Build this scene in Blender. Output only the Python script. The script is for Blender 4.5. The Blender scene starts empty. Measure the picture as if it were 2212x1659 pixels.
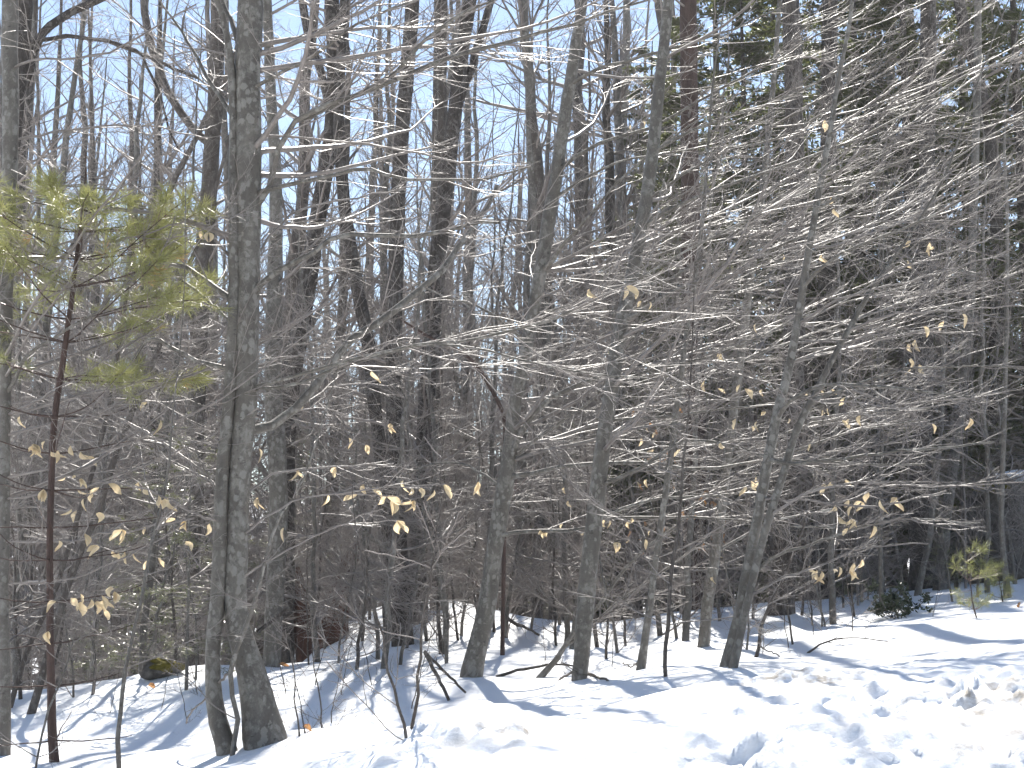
import bpy, math, random
import numpy as np
R = math.radians
SC = bpy.context.scene
COL = SC.collection
rng = np.random.default_rng(11)
random.seed(11)

# ------------------------------------------------------------------ camera, sky, sun, exposure
PW, PH = 2212.0, 1659.0            # pixel grid the photograph was measured on
F = 3212.0                         # focal length in those pixels (about 38 degrees across)
HZ = 1250.0                        # eye level in the picture
CZ = 1.65                          # camera height above the road
TH = math.atan((HZ - PH / 2) / F)
cam = bpy.data.cameras.new('camera')
cam.sensor_width = 36.0
cam.lens = 36.0 * F / PW
cam.clip_start = 0.1
cam.clip_end = 2000
cob = bpy.data.objects.new('camera', cam)
cob.location = (0, 0, CZ)
cob.rotation_euler = (math.pi / 2 + TH, 0, 0)
COL.objects.link(cob)
SC.camera = cob

SUN_EL, SUN_AZ = 49.0, 2.0         # the sun stands behind the wood, facing the camera
w = bpy.data.worlds.new('World')
SC.world = w
w.use_nodes = True
nt = w.node_tree
sky = nt.nodes.new('ShaderNodeTexSky')
sky.sky_type = 'NISHITA'
sky.sun_disc = False
sky.sun_elevation = R(SUN_EL)
sky.sun_rotation = R(SUN_AZ)
sky.air_density = 1.0
sky.dust_density = 0.15
sky.ozone_density = 1.0
bg = nt.nodes['Background']
bg.inputs[1].default_value = 0.062
nt.links.new(sky.outputs[0], bg.inputs[0])
sl = bpy.data.lights.new('sun', 'SUN')
sl.energy = 4.0
sl.angle = R(0.53)
sl.color = (1.0, 0.95, 0.87)
so = bpy.data.objects.new('sun', sl)
sd = np.array([math.sin(R(SUN_AZ)) * math.cos(R(SUN_EL)), math.cos(R(SUN_AZ)) * math.cos(R(SUN_EL)), math.sin(R(SUN_EL))])
from mathutils import Vector, Matrix
so.rotation_euler = Vector(sd).to_track_quat('Z', 'Y').to_euler()
so.location = (0, 30, 40)
COL.objects.link(so)
vs = SC.view_settings
vs.view_transform = 'Standard'
vs.look = 'None'
vs.gamma = 1.0
vs.use_curve_mapping = False
vs.exposure = 1.55
SC.cycles.use_denoising = True
SC.cycles.denoiser = 'OPENIMAGEDENOISE'
SC.cycles.denoising_input_passes = 'RGB_ALBEDO_NORMAL'
SC.cycles.use_adaptive_sampling = True
SC.cycles.adaptive_threshold = 0.035
SC.cycles.max_bounces = 6
SC.cycles.diffuse_bounces = 3
SC.cycles.glossy_bounces = 2
SC.cycles.transmission_bounces = 3
SC.cycles.sample_clamp_indirect = 4.0
SC.cycles.volume_bounces = 0
SC.cycles.sample_clamp_direct = 12.0

# ------------------------------------------------------------------ pixels to places and back
ct, st = math.cos(TH), math.sin(TH)
def PX(px, py, D):
    x = (px - PW / 2) / F
    y = (PH / 2 - py) / F
    dy = ct - y * st
    dz = st + y * ct
    return np.array([x * D / dy, D, CZ + dz * D / dy])
def project(P):
    P = np.atleast_2d(P)
    q = P - np.array([0, 0, CZ])
    fw = q[:, 1] * ct + q[:, 2] * st
    up = -q[:, 1] * st + q[:, 2] * ct
    fw = np.maximum(fw, 0.1)
    return np.stack([PW / 2 + F * q[:, 0] / fw, PH / 2 - F * up / fw], 1)

# ------------------------------------------------------------------ materials
def new_mat(name):
    m = bpy.data.materials.new(name)
    m.use_nodes = True
    n = m.node_tree
    return m, n, n.nodes['Principled BSDF']
def nd(n, t, **k):
    x = n.nodes.new(t)
    for a, b in k.items():
        setattr(x, a, b)
    return x
def noise(n, scale, detail=4, rough=0.6, vec=None, dist=0.0):
    x = nd(n, 'ShaderNodeTexNoise')
    x.inputs['Scale'].default_value = scale
    x.inputs['Detail'].default_value = detail
    x.inputs['Roughness'].default_value = rough
    x.inputs['Distortion'].default_value = dist
    if vec is not None:
        n.links.new(vec, x.inputs['Vector'])
    return x.outputs['Fac']
def ramp(n, fac, stops):
    x = nd(n, 'ShaderNodeValToRGB')
    e = x.color_ramp.elements
    while len(e) < len(stops):
        e.new(0.5)
    for i, (p, c) in enumerate(stops):
        e[i].position = p
        e[i].color = (c[0], c[1], c[2], 1) if not isinstance(c, float) else (c, c, c, 1)
    n.links.new(fac, x.inputs[0])
    return x.outputs['Color']
def mix(n, fac, a, b, mode='MIX'):
    x = nd(n, 'ShaderNodeMix', data_type='RGBA', blend_type=mode)
    for s, v in ((x.inputs[0], fac), (x.inputs[6], a), (x.inputs[7], b)):
        if hasattr(v, 'links'):
            n.links.new(v, s)
        elif isinstance(v, tuple):
            s.default_value = (*v, 1)
        else:
            s.default_value = v
    return x.outputs[2]
def bump(n, bs, h, strength, dist=0.01):
    b = nd(n, 'ShaderNodeBump')
    b.inputs['Strength'].default_value = strength
    b.inputs['Distance'].default_value = dist
    n.links.new(h, b.inputs['Height'])
    n.links.new(b.outputs[0], bs.inputs['Normal'])
def coords(n, sx=1, sy=1, sz=1):
    tc = nd(n, 'ShaderNodeTexCoord')
    mp = nd(n, 'ShaderNodeMapping')
    mp.inputs['Scale'].default_value = (sx, sy, sz)
    n.links.new(tc.outputs['Object'], mp.inputs['Vector'])
    return mp.outputs[0]
def bark(name, c0, c1, spots=None, furrow=False, spec=0.35, rough=0.6, spot_amt=0.62, var=0.25):
    m, n, bs = new_mat(name)
    v1 = coords(n, 1, 1, 0.35)
    a = noise(n, 9, 5, 0.62, v1)
    base = ramp(n, a, [(0.3, c0), (0.68, c1)])
    v2 = coords(n, 1, 1, 0.8)
    fine = noise(n, 60, 3, 0.6, v2)
    base = mix(n, 0.5, base, ramp(n, fine, [(0.25, 0.55), (0.75, 1.0)]), 'MULTIPLY')
    if spots:
        v3 = coords(n, 1, 1, 0.75)
        wob = noise(n, 42, 4, 0.65, v3)
        vo = nd(n, 'ShaderNodeTexVoronoi'); vo.inputs['Scale'].default_value = 24; n.links.new(v3, vo.inputs['Vector'])
        sepc = nd(n, 'ShaderNodeSeparateColor'); n.links.new(vo.outputs['Color'], sepc.inputs[0])
        big = noise(n, 2.6, 3, 0.6, v3)
        rad = nd(n, 'ShaderNodeMath', operation='MULTIPLY'); n.links.new(sepc.outputs[0], rad.inputs[0]); n.links.new(ramp(n, big, [(spot_amt - 0.28, 0.12), (spot_amt + 0.04, 0.9)]), rad.inputs[1])
        df = nd(n, 'ShaderNodeMath', operation='SUBTRACT'); n.links.new(rad.outputs[0], df.inputs[0]); n.links.new(vo.outputs['Distance'], df.inputs[1])
        dw = nd(n, 'ShaderNodeMath', operation='MULTIPLY_ADD'); n.links.new(wob, dw.inputs[0]); dw.inputs[1].default_value = 1.1; n.links.new(df.outputs[0], dw.inputs[2])
        f = ramp(n, dw.outputs[0], [(0.47, 0.0), (0.66, 0.6)])
        pat = noise(n, 11, 7, 0.78, v3, 0.4)
        base = mix(n, ramp(n, pat, [(0.50, 0.0), (0.62, 0.55)]), base, spots)
        base = mix(n, f, base, spots)
        dk = noise(n, 26, 3, 0.6, coords(n, 1, 1, 1.6))
        base = mix(n, ramp(n, dk, [(0.63, 0.0), (0.70, 0.7)]), base, (c0[0] * .4, c0[1] * .4, c0[2] * .4))
    oi = nd(n, 'ShaderNodeObjectInfo')
    rv = ramp(n, oi.outputs['Random'], [(0.0, 1 - var), (1.0, 1 + var * 0.0)])
    base = mix(n, 1.0, base, rv, 'MULTIPLY')
    n.links.new(base, bs.inputs['Base Color'])
    bs.inputs['Roughness'].default_value = rough
    bs.inputs['Specular IOR Level'].default_value = spec
    if furrow:
        h = noise(n, 30, 4, 0.7, coords(n, 1, 1, 0.13), 0.6)
        bump(n, bs, h, 1.0, 0.03)
    else:
        h = noise(n, 45, 3, 0.6, coords(n, 1, 1, 1.4))
        bump(n, bs, h, 0.5, 0.006)
    return m
M = {}
M['beech'] = bark('beech_bark', (0.088, 0.077, 0.064), (0.165, 0.147, 0.124), (0.29, 0.275, 0.245), rough=0.55)
M['grey'] = bark('grey_bark', (0.090, 0.079, 0.067), (0.165, 0.148, 0.128), (0.26, 0.25, 0.225), rough=0.6, spot_amt=0.68)
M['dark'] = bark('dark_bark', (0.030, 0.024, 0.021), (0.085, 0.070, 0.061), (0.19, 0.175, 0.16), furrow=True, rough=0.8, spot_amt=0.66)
M['brown'] = bark('brown_bark', (0.066, 0.053, 0.045), (0.13, 0.11, 0.095), (0.22, 0.2, 0.18), furrow=True, rough=0.75, spot_amt=0.7)
M['red'] = bark('red_bark', (0.047, 0.028, 0.023), (0.108, 0.068, 0.056), furrow=True, rough=0.75)
M['rot'] = bark('rotten_wood', (0.05, 0.022, 0.016), (0.14, 0.066, 0.046), furrow=True, rough=0.85)
M['twig'] = bark('twig_bark', (0.155, 0.132, 0.117), (0.29, 0.255, 0.23), rough=0.45, spec=0.45)
M['twig_mid'] = bark('twig_bark_mid', (0.18, 0.15, 0.132), (0.33, 0.285, 0.255), rough=0.5, spec=0.4)
M['twig_red'] = bark('twig_bark_red', (0.119, 0.063, 0.050), (0.205, 0.125, 0.105), rough=0.42, spec=0.6)
M['twig_far'] = bark('twig_bark_far', (0.15, 0.127, 0.115), (0.27, 0.235, 0.215), rough=0.55, spec=0.35)

def leafmat(name, c, tr, rough=0.45, spec=0.4, var=None, amt=0.5):
    m, n, bs = new_mat(name)
    oi = nd(n, 'ShaderNodeObjectInfo')
    tc = coords(n)
    ns = noise(n, 8, 2, 0.5, tc)
    col = mix(n, ramp(n, ns, [(0.3, 0.0), (0.7, 1.0)]), c, var or c)
    rv = ramp(n, oi.outputs['Random'], [(0.0, 0.75), (1.0, 1.0)])
    col = mix(n, 1.0, col, rv, 'MULTIPLY')
    n.links.new(col, bs.inputs['Base Color'])
    bs.inputs['Roughness'].default_value = rough
    bs.inputs['Specular IOR Level'].default_value = spec
    t = nd(n, 'ShaderNodeBsdfTranslucent')
    trn = mix(n, 1.0, col, tr, 'MULTIPLY')
    n.links.new(trn, t.inputs['Color'])
    mx = nd(n, 'ShaderNodeMixShader')
    mx.inputs[0].default_value = amt
    n.links.new(bs.outputs[0], mx.inputs[1])
    n.links.new(t.outputs[0], mx.inputs[2])
    n.links.new(mx.outputs[0], n.nodes['Material Output'].inputs[0])
    return m
M['leaf'] = leafmat('dry_beech_leaf', (0.70, 0.55, 0.35), (1.0, 0.97, 0.9), var=(0.80, 0.68, 0.48), amt=0.62)
M['leaf_orange'] = leafmat('dry_orange_leaf', (0.45, 0.22, 0.09), (1.0, 0.9, 0.8), var=(0.5, 0.3, 0.14))
M['needle'] = leafmat('pine_needle', (0.23, 0.24, 0.085), (1.0, 1.0, 0.9), rough=0.32, spec=0.6, var=(0.33, 0.33, 0.14), amt=0.5)
M['hemlock'] = leafmat('hemlock_needle', (0.075, 0.092, 0.036), (1.0, 1.0, 0.9), rough=0.35, spec=0.6, var=(0.14, 0.155, 0.06), amt=0.55)
M['hemlock_pale'] = leafmat('young_hemlock_needle', (0.14, 0.155, 0.065), (1.0, 1.0, 0.9), rough=0.3, spec=0.7, var=(0.21, 0.215, 0.11), amt=0.45)
M['laurel'] = leafmat('laurel_leaf', (0.028, 0.042, 0.02), (1.0, 1.0, 0.8), rough=0.35, spec=0.5, var=(0.055, 0.07, 0.03), amt=0.25)

def snow_mat():
    m, n, bs = new_mat('snow')
    tc = coords(n)
    sep = nd(n, 'ShaderNodeSeparateXYZ'); n.links.new(tc, sep.inputs[0])
    att = nd(n, 'ShaderNodeAttribute'); att.attribute_name = 'dirt'
    dn = noise(n, 7, 6, 0.72, tc)
    f = nd(n, 'ShaderNodeMath', operation='MULTIPLY')
    n.links.new(ramp(n, dn, [(0.46, 0.0), (0.66, 1.0)]), f.inputs[0]); n.links.new(att.outputs['Fac'], f.inputs[1])
    base = mix(n, f.outputs[0], (0.83, 0.845, 0.87), (0.42, 0.37, 0.31))
    n.links.new(base, bs.inputs['Base Color'])
    bs.inputs['Roughness'].default_value = 0.6
    bs.inputs['Specular IOR Level'].default_value = 0.3
    bs.inputs['Subsurface Weight'].default_value = 0.0
    h = noise(n, 55, 6, 0.75, tc)
    b1 = nd(n, 'ShaderNodeBump'); b1.inputs['Strength'].default_value = 0.45; b1.inputs['Distance'].default_value = 0.02
    n.links.new(h, b1.inputs['Height'])
    n.links.new(b1.outputs[0], bs.inputs['Normal'])
    return m
M['snow'] = snow_mat()
def plain(name, c0, c1, scale, rough=0.9, bumpd=0.0):
    m, n, bs = new_mat(name)
    tc = coords(n)
    a = noise(n, scale, 6, 0.65, tc)
    n.links.new(ramp(n, a, [(0.3, c0), (0.7, c1)]), bs.inputs['Base Color'])
    bs.inputs['Roughness'].default_value = rough
    bs.inputs['Specular IOR Level'].default_value = 0.2
    if bumpd:
        bump(n, bs, noise(n, scale * 3, 6, 0.7, tc), 1.0, bumpd)
    return m
M['rock'] = plain('rock', (0.04, 0.035, 0.03), (0.19, 0.175, 0.16), 9, 0.9, 0.03)
M['moss'] = plain('moss', (0.075, 0.06, 0.012), (0.19, 0.165, 0.035), 30, 0.95, 0.02)
M['hill'] = plain('wooded_hill', (0.07, 0.06, 0.052), (0.15, 0.13, 0.12), 0.9, 1.0)

# ------------------------------------------------------------------ ground: heights through points measured on the snow
GP = [  # px, py, distance
    (2500, 1345, 8.9), (2212, 1388, 8.5), (2000, 1424, 8.3), (1800, 1448, 8.2), (1650, 1458, 8.2), (1450, 1478, 7.9), (1300, 1522, 7.5), (1163, 1552, 7.2), (1085, 1588, 6.9),
    (1020, 1578, 6.7), (950, 1568, 6.5), (850, 1598, 6.2), (750, 1640, 5.9), (600, 1690, 5.7), (300, 1730, 5.6), (0, 1745, 5.6), (-400, 1740, 5.6),
    (2500, 1640, 5.2), (2212, 1659, 5.2), (1850, 1659, 5.1), (1500, 1662, 5.0), (1100, 1665, 5.1), (900, 1668, 5.3), (1500, 1560, 6.3), (1800, 1550, 6.4), (2100, 1520, 6.6), (1250, 1600, 6.1),
    (300, 1690, 7.2), (0, 1705, 7.2), (600, 1655, 7.6), (760, 1640, 7.2), (900, 1600, 7.6), (1000, 1596, 8.0),
    (480, 1612, 10.0), (575, 1607, 10.0), (400, 1604, 9.4), (620, 1590, 9.3), (300, 1640, 9.0), (0, 1652, 9.2), (-300, 1650, 9.3), (500, 1659, 8.6), (740, 1600, 9.0), (850, 1600, 8.2),
    (0, 1492, 15.0), (130, 1487, 14.5), (280, 1462, 14.0), (400, 1442, 13.5), (450, 1438, 14.0), (-250, 1495, 15.0), (300, 1560, 11.5), (100, 1585, 11.5), (400, 1505, 12.0), (250, 1515, 12.5), (100, 1535, 13.0),
    (620, 1372, 19.0), (800, 1374, 18.6), (620, 1455, 14.0), (700, 1500, 12.5), (640, 1432, 15.0), (800, 1450, 14.0), (740, 1560, 10.5), (900, 1520, 11.0), (1020, 1461, 13.3), (900, 1388, 17.5),
    (850, 1312, 24.0), (1000, 1307, 24.0), (1120, 1332, 22.5), (1100, 1400, 17.0), (1252, 1466, 12.4), (1120, 1476, 12.4), (1163, 1572, 9.0), (1080, 1600, 8.8), (1100, 1500, 11.2), (1250, 1518, 9.6), (1240, 1362, 19.5), (1320, 1345, 21.0),
    (1400, 1452, 11.6), (1400, 1336, 21.5), (1525, 1396, 13.6), (1575, 1438, 10.2), (1640, 1402, 12.0), (1690, 1326, 18.5), (1500, 1324, 19.5), (1800, 1291, 20.5), (1950, 1270, 21.5), (2100, 1262, 21.5), (2212, 1232, 21.5), (2500, 1215, 21.5),
    (1935, 1332, 16.2), (2100, 1330, 15.2), (2170, 1292, 17.3), (1800, 1400, 11.2), (1950, 1428, 9.6), (2000, 1398, 10.8), (2212, 1358, 11.4), (2500, 1310, 12.0)]
gx, gy, gz = [], [], []
for p in GP:
    q = PX(*p)
    gx.append(q[0]); gy.append(q[1]); gz.append(q[2])
def addp(x, y, z):
    gx.append(x); gy.append(y); gz.append(z)
for x in (-9, -6, -4, -2.5, -1, 0.5, 2, 3.5, 5, 8):
    addp(x, 4.1, 0.55 if x > -2 else 0.45)
    addp(x, 3.0, 0.02); addp(x, 1.2, 0.0); addp(x, -4, 0.0)
for (x, y, z) in [(-9, 19, -0.8), (-5, 18, -0.5), (-3, 19, -0.2), (-12, 28, -3.2), (-6, 27, -2.7), (-3, 27, -1.2), (0, 29, 0.2), (2, 25, 0.6), (4, 26, 1.0), (8, 28, 1.6), (14, 28, 2.0), (12, 20, 2.0), (-14, 15, 0.2), (12, 12, 1.8),
                  (-20, 45, -5), (-8, 45, -4.5), (2, 45, -2.5), (12, 45, 0.0), (25, 45, 1.5), (-40, 80, -6), (-10, 80, -5.5), (12, 80, -4), (40, 80, -1), (-60, 130, -4), (0, 130, -4), (60, 130, -2),
                  (-90, 200, 8), (0, 200, 8), (90, 200, 10), (-40, 10, 0.6), (40, 10, 1.5), (-45, 30, -3), (45, 30, 2), (-100, 100, -4), (100, 100, 0)]:
    addp(x, y, z)
gx, gy, gz = map(np.array, (gx, gy, gz))
def warp(x, y):
    yy = np.maximum(y, 0.5) + 1.5
    return x / yy * 9.0, 9.0 * np.log(yy)
cu, cv = warp(gx, gy)
def tps(r2):
    return 0.5 * r2 * np.log(r2 + 1e-9)
N = len(cu)
Kmat = tps((cu[:, None] - cu[None]) ** 2 + (cv[:, None] - cv[None]) ** 2) + np.eye(N) * 0.03
Pm = np.stack([np.ones(N), cu, cv], 1)
A = np.block([[Kmat, Pm], [Pm.T, np.zeros((3, 3))]])
SOL = np.linalg.solve(A, np.concatenate([gz, np.zeros(3)]))
def base_h(x, y):
    x = np.asarray(x, float); y = np.asarray(y, float)
    sh = np.broadcast(x, y).shape
    x = np.broadcast_to(x, sh).ravel(); y = np.broadcast_to(y, sh).ravel()
    out = np.empty(len(x))
    for s in range(0, len(x), 20000):
        u, v = warp(x[s:s + 20000], y[s:s + 20000])
        k = tps((u[:, None] - cu[None]) ** 2 + (v[:, None] - cv[None]) ** 2)
        out[s:s + 20000] = k @ SOL[:N] + SOL[N] + SOL[N + 1] * u + SOL[N + 2] * v
    return out.reshape(sh)
# value noise for relief that is really there
PERM = rng.random((64, 64))
def vn(x, y):
    xi = np.floor(x).astype(int); yi = np.floor(y).astype(int)
    fx = x - xi; fy = y - yi
    fx = fx * fx * (3 - 2 * fx); fy = fy * fy * (3 - 2 * fy)
    g = lambda a, b: PERM[a % 64, b % 64]
    return (g(xi, yi) * (1 - fx) + g(xi + 1, yi) * fx) * (1 - fy) + (g(xi, yi + 1) * (1 - fx) + g(xi + 1, yi + 1) * fx) * fy - 0.5
def sstep(a, b, t):
    t = np.clip((t - a) / (b - a), 0, 1)
    return t * t * (3 - 2 * t)
def bank_mask(x, y):
    # ploughed bank along the road: its crest runs obliquely
    crest = 6.35 + 0.62 * np.clip(x + 0.4, -3, 4)
    return 1 - sstep(crest + 0.0, crest + 0.9, y)
def relief(x, y):
    far = 1 - sstep(25, 45, y)
    z = (vn(x * 0.9 + 3, y * 0.8) * 0.10 + vn(x * 2.3, y * 2.0 + 9) * 0.035 + vn(x * 6.1, y * 5.3) * 0.008) * far
    m = bank_mask(x, y) * sstep(2.6, 4.2, y)
    rt = sstep(0.3, 1.3, x - 0.25 * (y - 5.5)) * (1 - sstep(6.0, 7.6, y))
    lf = np.exp(-((x + 0.22) / 0.42) ** 2 - ((y - 5.85) / 0.5) ** 2)
    pt = np.exp(-((x - 1.35) / 0.5) ** 2 - ((y - 7.7) / 0.35) ** 2)
    rough = np.clip((0.9 * rt + 0.9 * lf + 0.5 * pt) * (0.75 + 1.2 * vn(x * 1.6 + 40, y * 1.6 + 5)) + 0.10 + 0.3 * np.maximum(vn(x * 2.3 + 11, y * 2.3), 0), 0, 1) * m
    # furrows scraped by the plough, running obliquely, and clods
    u = x * 0.80 - y * 0.60; v = x * 0.60 + y * 0.80
    wv = v + 0.25 * vn(x * 1.7, y * 1.7)
    fur = vn(wv * 4.2, u * 0.9 + 7)
    fur2 = vn(wv * 9 + 5, u * 2.2)
    clod = np.maximum(vn(x * 11, y * 11 + 3) + 0.1, 0) * 1.0 + np.maximum(vn(x * 19 + 7, y * 19) + 0.05, 0) * 0.8 + np.maximum(vn(x * 31 + 7, y * 31), 0) * 0.6
    z = z + rough * (fur * 0.10 + fur2 * 0.10 + clod * 0.13) + m * (vn(x * 4.3, y * 4.3) * 0.02)
    return z
def ground(x, y):
    return base_h(x, y) + relief(np.asarray(x, float), np.asarray(y, float))
def axis(segs):
    out = [segs[0][0]]
    for a, b, s in segs:
        k = max(1, int(round((b - a) / s)))
        out += list(np.linspace(a, b, k + 1)[1:])
    return np.array(out)
XS = axis([(-120, -40, 8), (-40, -14, 2), (-14, -7, 0.3), (-7, -3.4, 0.08), (-3.4, -1.4, 0.035), (-1.4, 3.4, 0.018), (3.4, 7, 0.08), (7, 14, 0.3), (14, 40, 2), (40, 120, 8)])
YS = axis([(-160, -20, 10), (-20, -6, 3.5), (-6, 2, 1), (2, 4.4, 0.12), (4.4, 7.9, 0.0175), (7.9, 9.4, 0.035), (9.4, 14, 0.055), (14, 25, 0.12), (25, 45, 0.7), (45, 110, 4), (110, 260, 12)])
GX, GY = np.meshgrid(XS, YS)
# interpolate the smooth base from a coarser lattice, the relief at every vertex
XL = axis([(-120, -40, 8), (-40, -14, 2), (-14, -7, 0.5), (-7, 7, 0.14), (7, 14, 0.5), (14, 40, 2), (40, 120, 8)])
YL = axis([(-160, -20, 10), (-20, -6, 3.5), (-6, 2, 0.5), (2, 14, 0.12), (14, 25, 0.3), (25, 45, 1), (45, 110, 4), (110, 260, 12)])
LX, LY = np.meshgrid(XL, YL)
LZ = np.where(LY < 2.0, base_h(LX, np.maximum(LY, 2.0)) * sstep(-2.0, 2.0, LY), base_h(LX, LY))   # the open snowy road and field behind the camera lie flat
def lat(x, y):
    x = np.asarray(x, float); y = np.asarray(y, float)
    i = np.clip(np.searchsorted(XL, x) - 1, 0, len(XL) - 2); j = np.clip(np.searchsorted(YL, y) - 1, 0, len(YL) - 2)
    fx = (x - XL[i]) / (XL[i + 1] - XL[i]); fy = (y - YL[j]) / (YL[j + 1] - YL[j])
    return (LZ[j, i] * (1 - fx) + LZ[j, i + 1] * fx) * (1 - fy) + (LZ[j + 1, i] * (1 - fx) + LZ[j + 1, i + 1] * fx) * fy
def gh(x, y):
    return lat(x, y) + relief(np.asarray(x, float), np.asarray(y, float))
GZ = gh(GX, GY)
def mesh_from(name, V, Fq, smooth=True, tri=None):
    me = bpy.data.meshes.new(name)
    V = np.ascontiguousarray(V, dtype=np.float32).reshape(-1, 3)
    Fq = np.asarray(Fq, dtype=np.int32)
    k = Fq.shape[1]
    nf = len(Fq)
    me.vertices.add(len(V)); me.vertices.foreach_set('co', V.ravel())
    me.loops.add(nf * k); me.loops.foreach_set('vertex_index', Fq.ravel())
    me.polygons.add(nf); me.polygons.foreach_set('loop_start', np.arange(0, nf * k, k, dtype=np.int32))
    if smooth:
        me.polygons.foreach_set('use_smooth', np.ones(nf, dtype=bool))
    me.update(calc_edges=True)
    return me
def link(name, me, mat, parent=None):
    o = bpy.data.objects.new(name, me)
    if mat is not None and not me.materials:
        me.materials.append(mat)
    COL.objects.link(o)
    if parent is not None:
        o.parent = parent
    return o
nx, ny = len(XS), len(YS)
idx = np.arange(nx * ny).reshape(ny, nx)
FQ = np.stack([idx[:-1, :-1], idx[:-1, 1:], idx[1:, 1:], idx[1:, :-1]], -1).reshape(-1, 4)
gme = mesh_from('snowy_ground', np.stack([GX, GY, GZ], -1), FQ)
dirt = np.zeros(nx * ny, dtype=np.float32)
def blob(px, py, D, r, a):
    c = PX(px, py, D)
    d = np.hypot((GX - c[0]) / r, (GY - c[1]) / (r * 1.3))
    return a * np.exp(-d * d)
dd = blob(1130, 1625, 5.7, 0.22, 0.9) + blob(1040, 1600, 6.2, 0.16, 0.6) + blob(1660, 1475, 7.8, 0.4, 0.8) + blob(1780, 1490, 7.4, 0.3, 0.5) + blob(2150, 1560, 6.2, 0.45, 0.75) + blob(2080, 1630, 5.4, 0.35, 0.6) + blob(1500, 1500, 7.6, .4, .3)
dd = dd * 1.15 + 0.22 * bank_mask(GX, GY)
a = gme.attributes.new('dirt', 'FLOAT', 'POINT'); a.data.foreach_set('value', dd.ravel().astype(np.float32))
g = link('snowy_ground', gme, M['snow']); g['kind'] = 'structure'

def hit(px, py):
    """distance at which the sight line through a pixel meets the snow"""
    Ds = np.arange(4.5, 40, 0.02)
    x = (px - PW / 2) / F; y = (PH / 2 - py) / F
    dy = ct - y * st; dz = st + y * ct
    hz = gh(x * Ds / dy, Ds)
    below = np.nonzero(CZ + dz * Ds / dy <= hz)[0]
    return Ds[below[0]] if len(below) else None

# ------------------------------------------------------------------ tube builder (all tubes of one call share a point count)
def nrm(v):
    return v / np.maximum(np.linalg.norm(v, axis=-1, keepdims=True), 1e-9)
def tubes(P, Rr, sides):
    """P (T,K,3), Rr (T,K) -> verts, quads"""
    T, K, _ = P.shape
    tan = np.empty_like(P)
    tan[:, 1:-1] = P[:, 2:] - P[:, :-2]
    tan[:, 0] = P[:, 1] - P[:, 0]; tan[:, -1] = P[:, -1] - P[:, -2]
    tan = nrm(tan)
    md = nrm(P[:, -1] - P[:, 0])
    ref = np.zeros((T, 3)); ref[np.arange(T), np.argmin(np.abs(md), 1)] = 1
    s1 = nrm(np.cross(tan, ref[:, None, :])); s2 = np.cross(tan, s1)
    ang = np.linspace(0, 2 * np.pi, sides, endpoint=False)
    ca, sa = np.cos(ang), np.sin(ang)
    rr = Rr[..., None] if Rr.ndim == 2 else Rr
    V = P[:, :, None] + (s1[:, :, None] * ca[None, None, :, None] + s2[:, :, None] * sa[None, None, :, None]) * (rr * np.ones(sides))[..., None]
    base = (np.arange(T)[:, None, None] * K + np.arange(K - 1)[None, :, None]) * sides
    j = np.arange(sides)[None, None]; jn = (j + 1) % sides
    Q = np.stack([base + j, base + jn, base + sides + jn, base + sides + j], -1).reshape(-1, 4)
    return V.reshape(-1, 3), Q
def merge(parts):
    V, Q, o = [], [], 0
    for v, q in parts:
        V.append(v); Q.append(q + o); o += len(v)
    return np.concatenate(V), np.concatenate(Q)
def catmull(pts, n):
    pts = np.asarray(pts, float)
    p = np.vstack([2 * pts[0] - pts[1], pts, 2 * pts[-1] - pts[-2]])
    L = np.concatenate([[0], np.cumsum(np.linalg.norm(np.diff(pts[:, :3], axis=0), axis=1))])
    t = np.linspace(0, L[-1], n)
    i = np.clip(np.searchsorted(L, t, side='right') - 1, 0, len(pts) - 2)
    f = ((t - L[i]) / np.maximum(L[i + 1] - L[i], 1e-9))[:, None]
    a, b, c, d = p[i], p[i + 1], p[i + 2], p[i + 3]
    return 0.5 * (2 * b + (c - a) * f + (2 * a - 5 * b + 4 * c - d) * f * f + (3 * b - a - 3 * c + d) * f ** 3)
def grow(root, d, L, r0, K, wig, up, rg, taper=0.25, bias=None, jit=0.0):
    T = len(root)
    P = np.empty((T, K, 3)); P[:, 0] = root
    d = nrm(d)
    step = (L / (K - 1))[:, None]
    for k in range(1, K):
        P[:, k] = P[:, k - 1] + d * step
        d = d + rg.normal(0, wig, (T, 3))
        d[:, 2] += up
        if bias is not None:
            d = d + bias
        d = nrm(d)
    if jit:
        P[:, 1:] += rg.normal(0, jit, (T, K - 1, 3))
    Rr = r0[:, None] * np.linspace(1, taper, K)[None]
    return P, Rr
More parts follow.
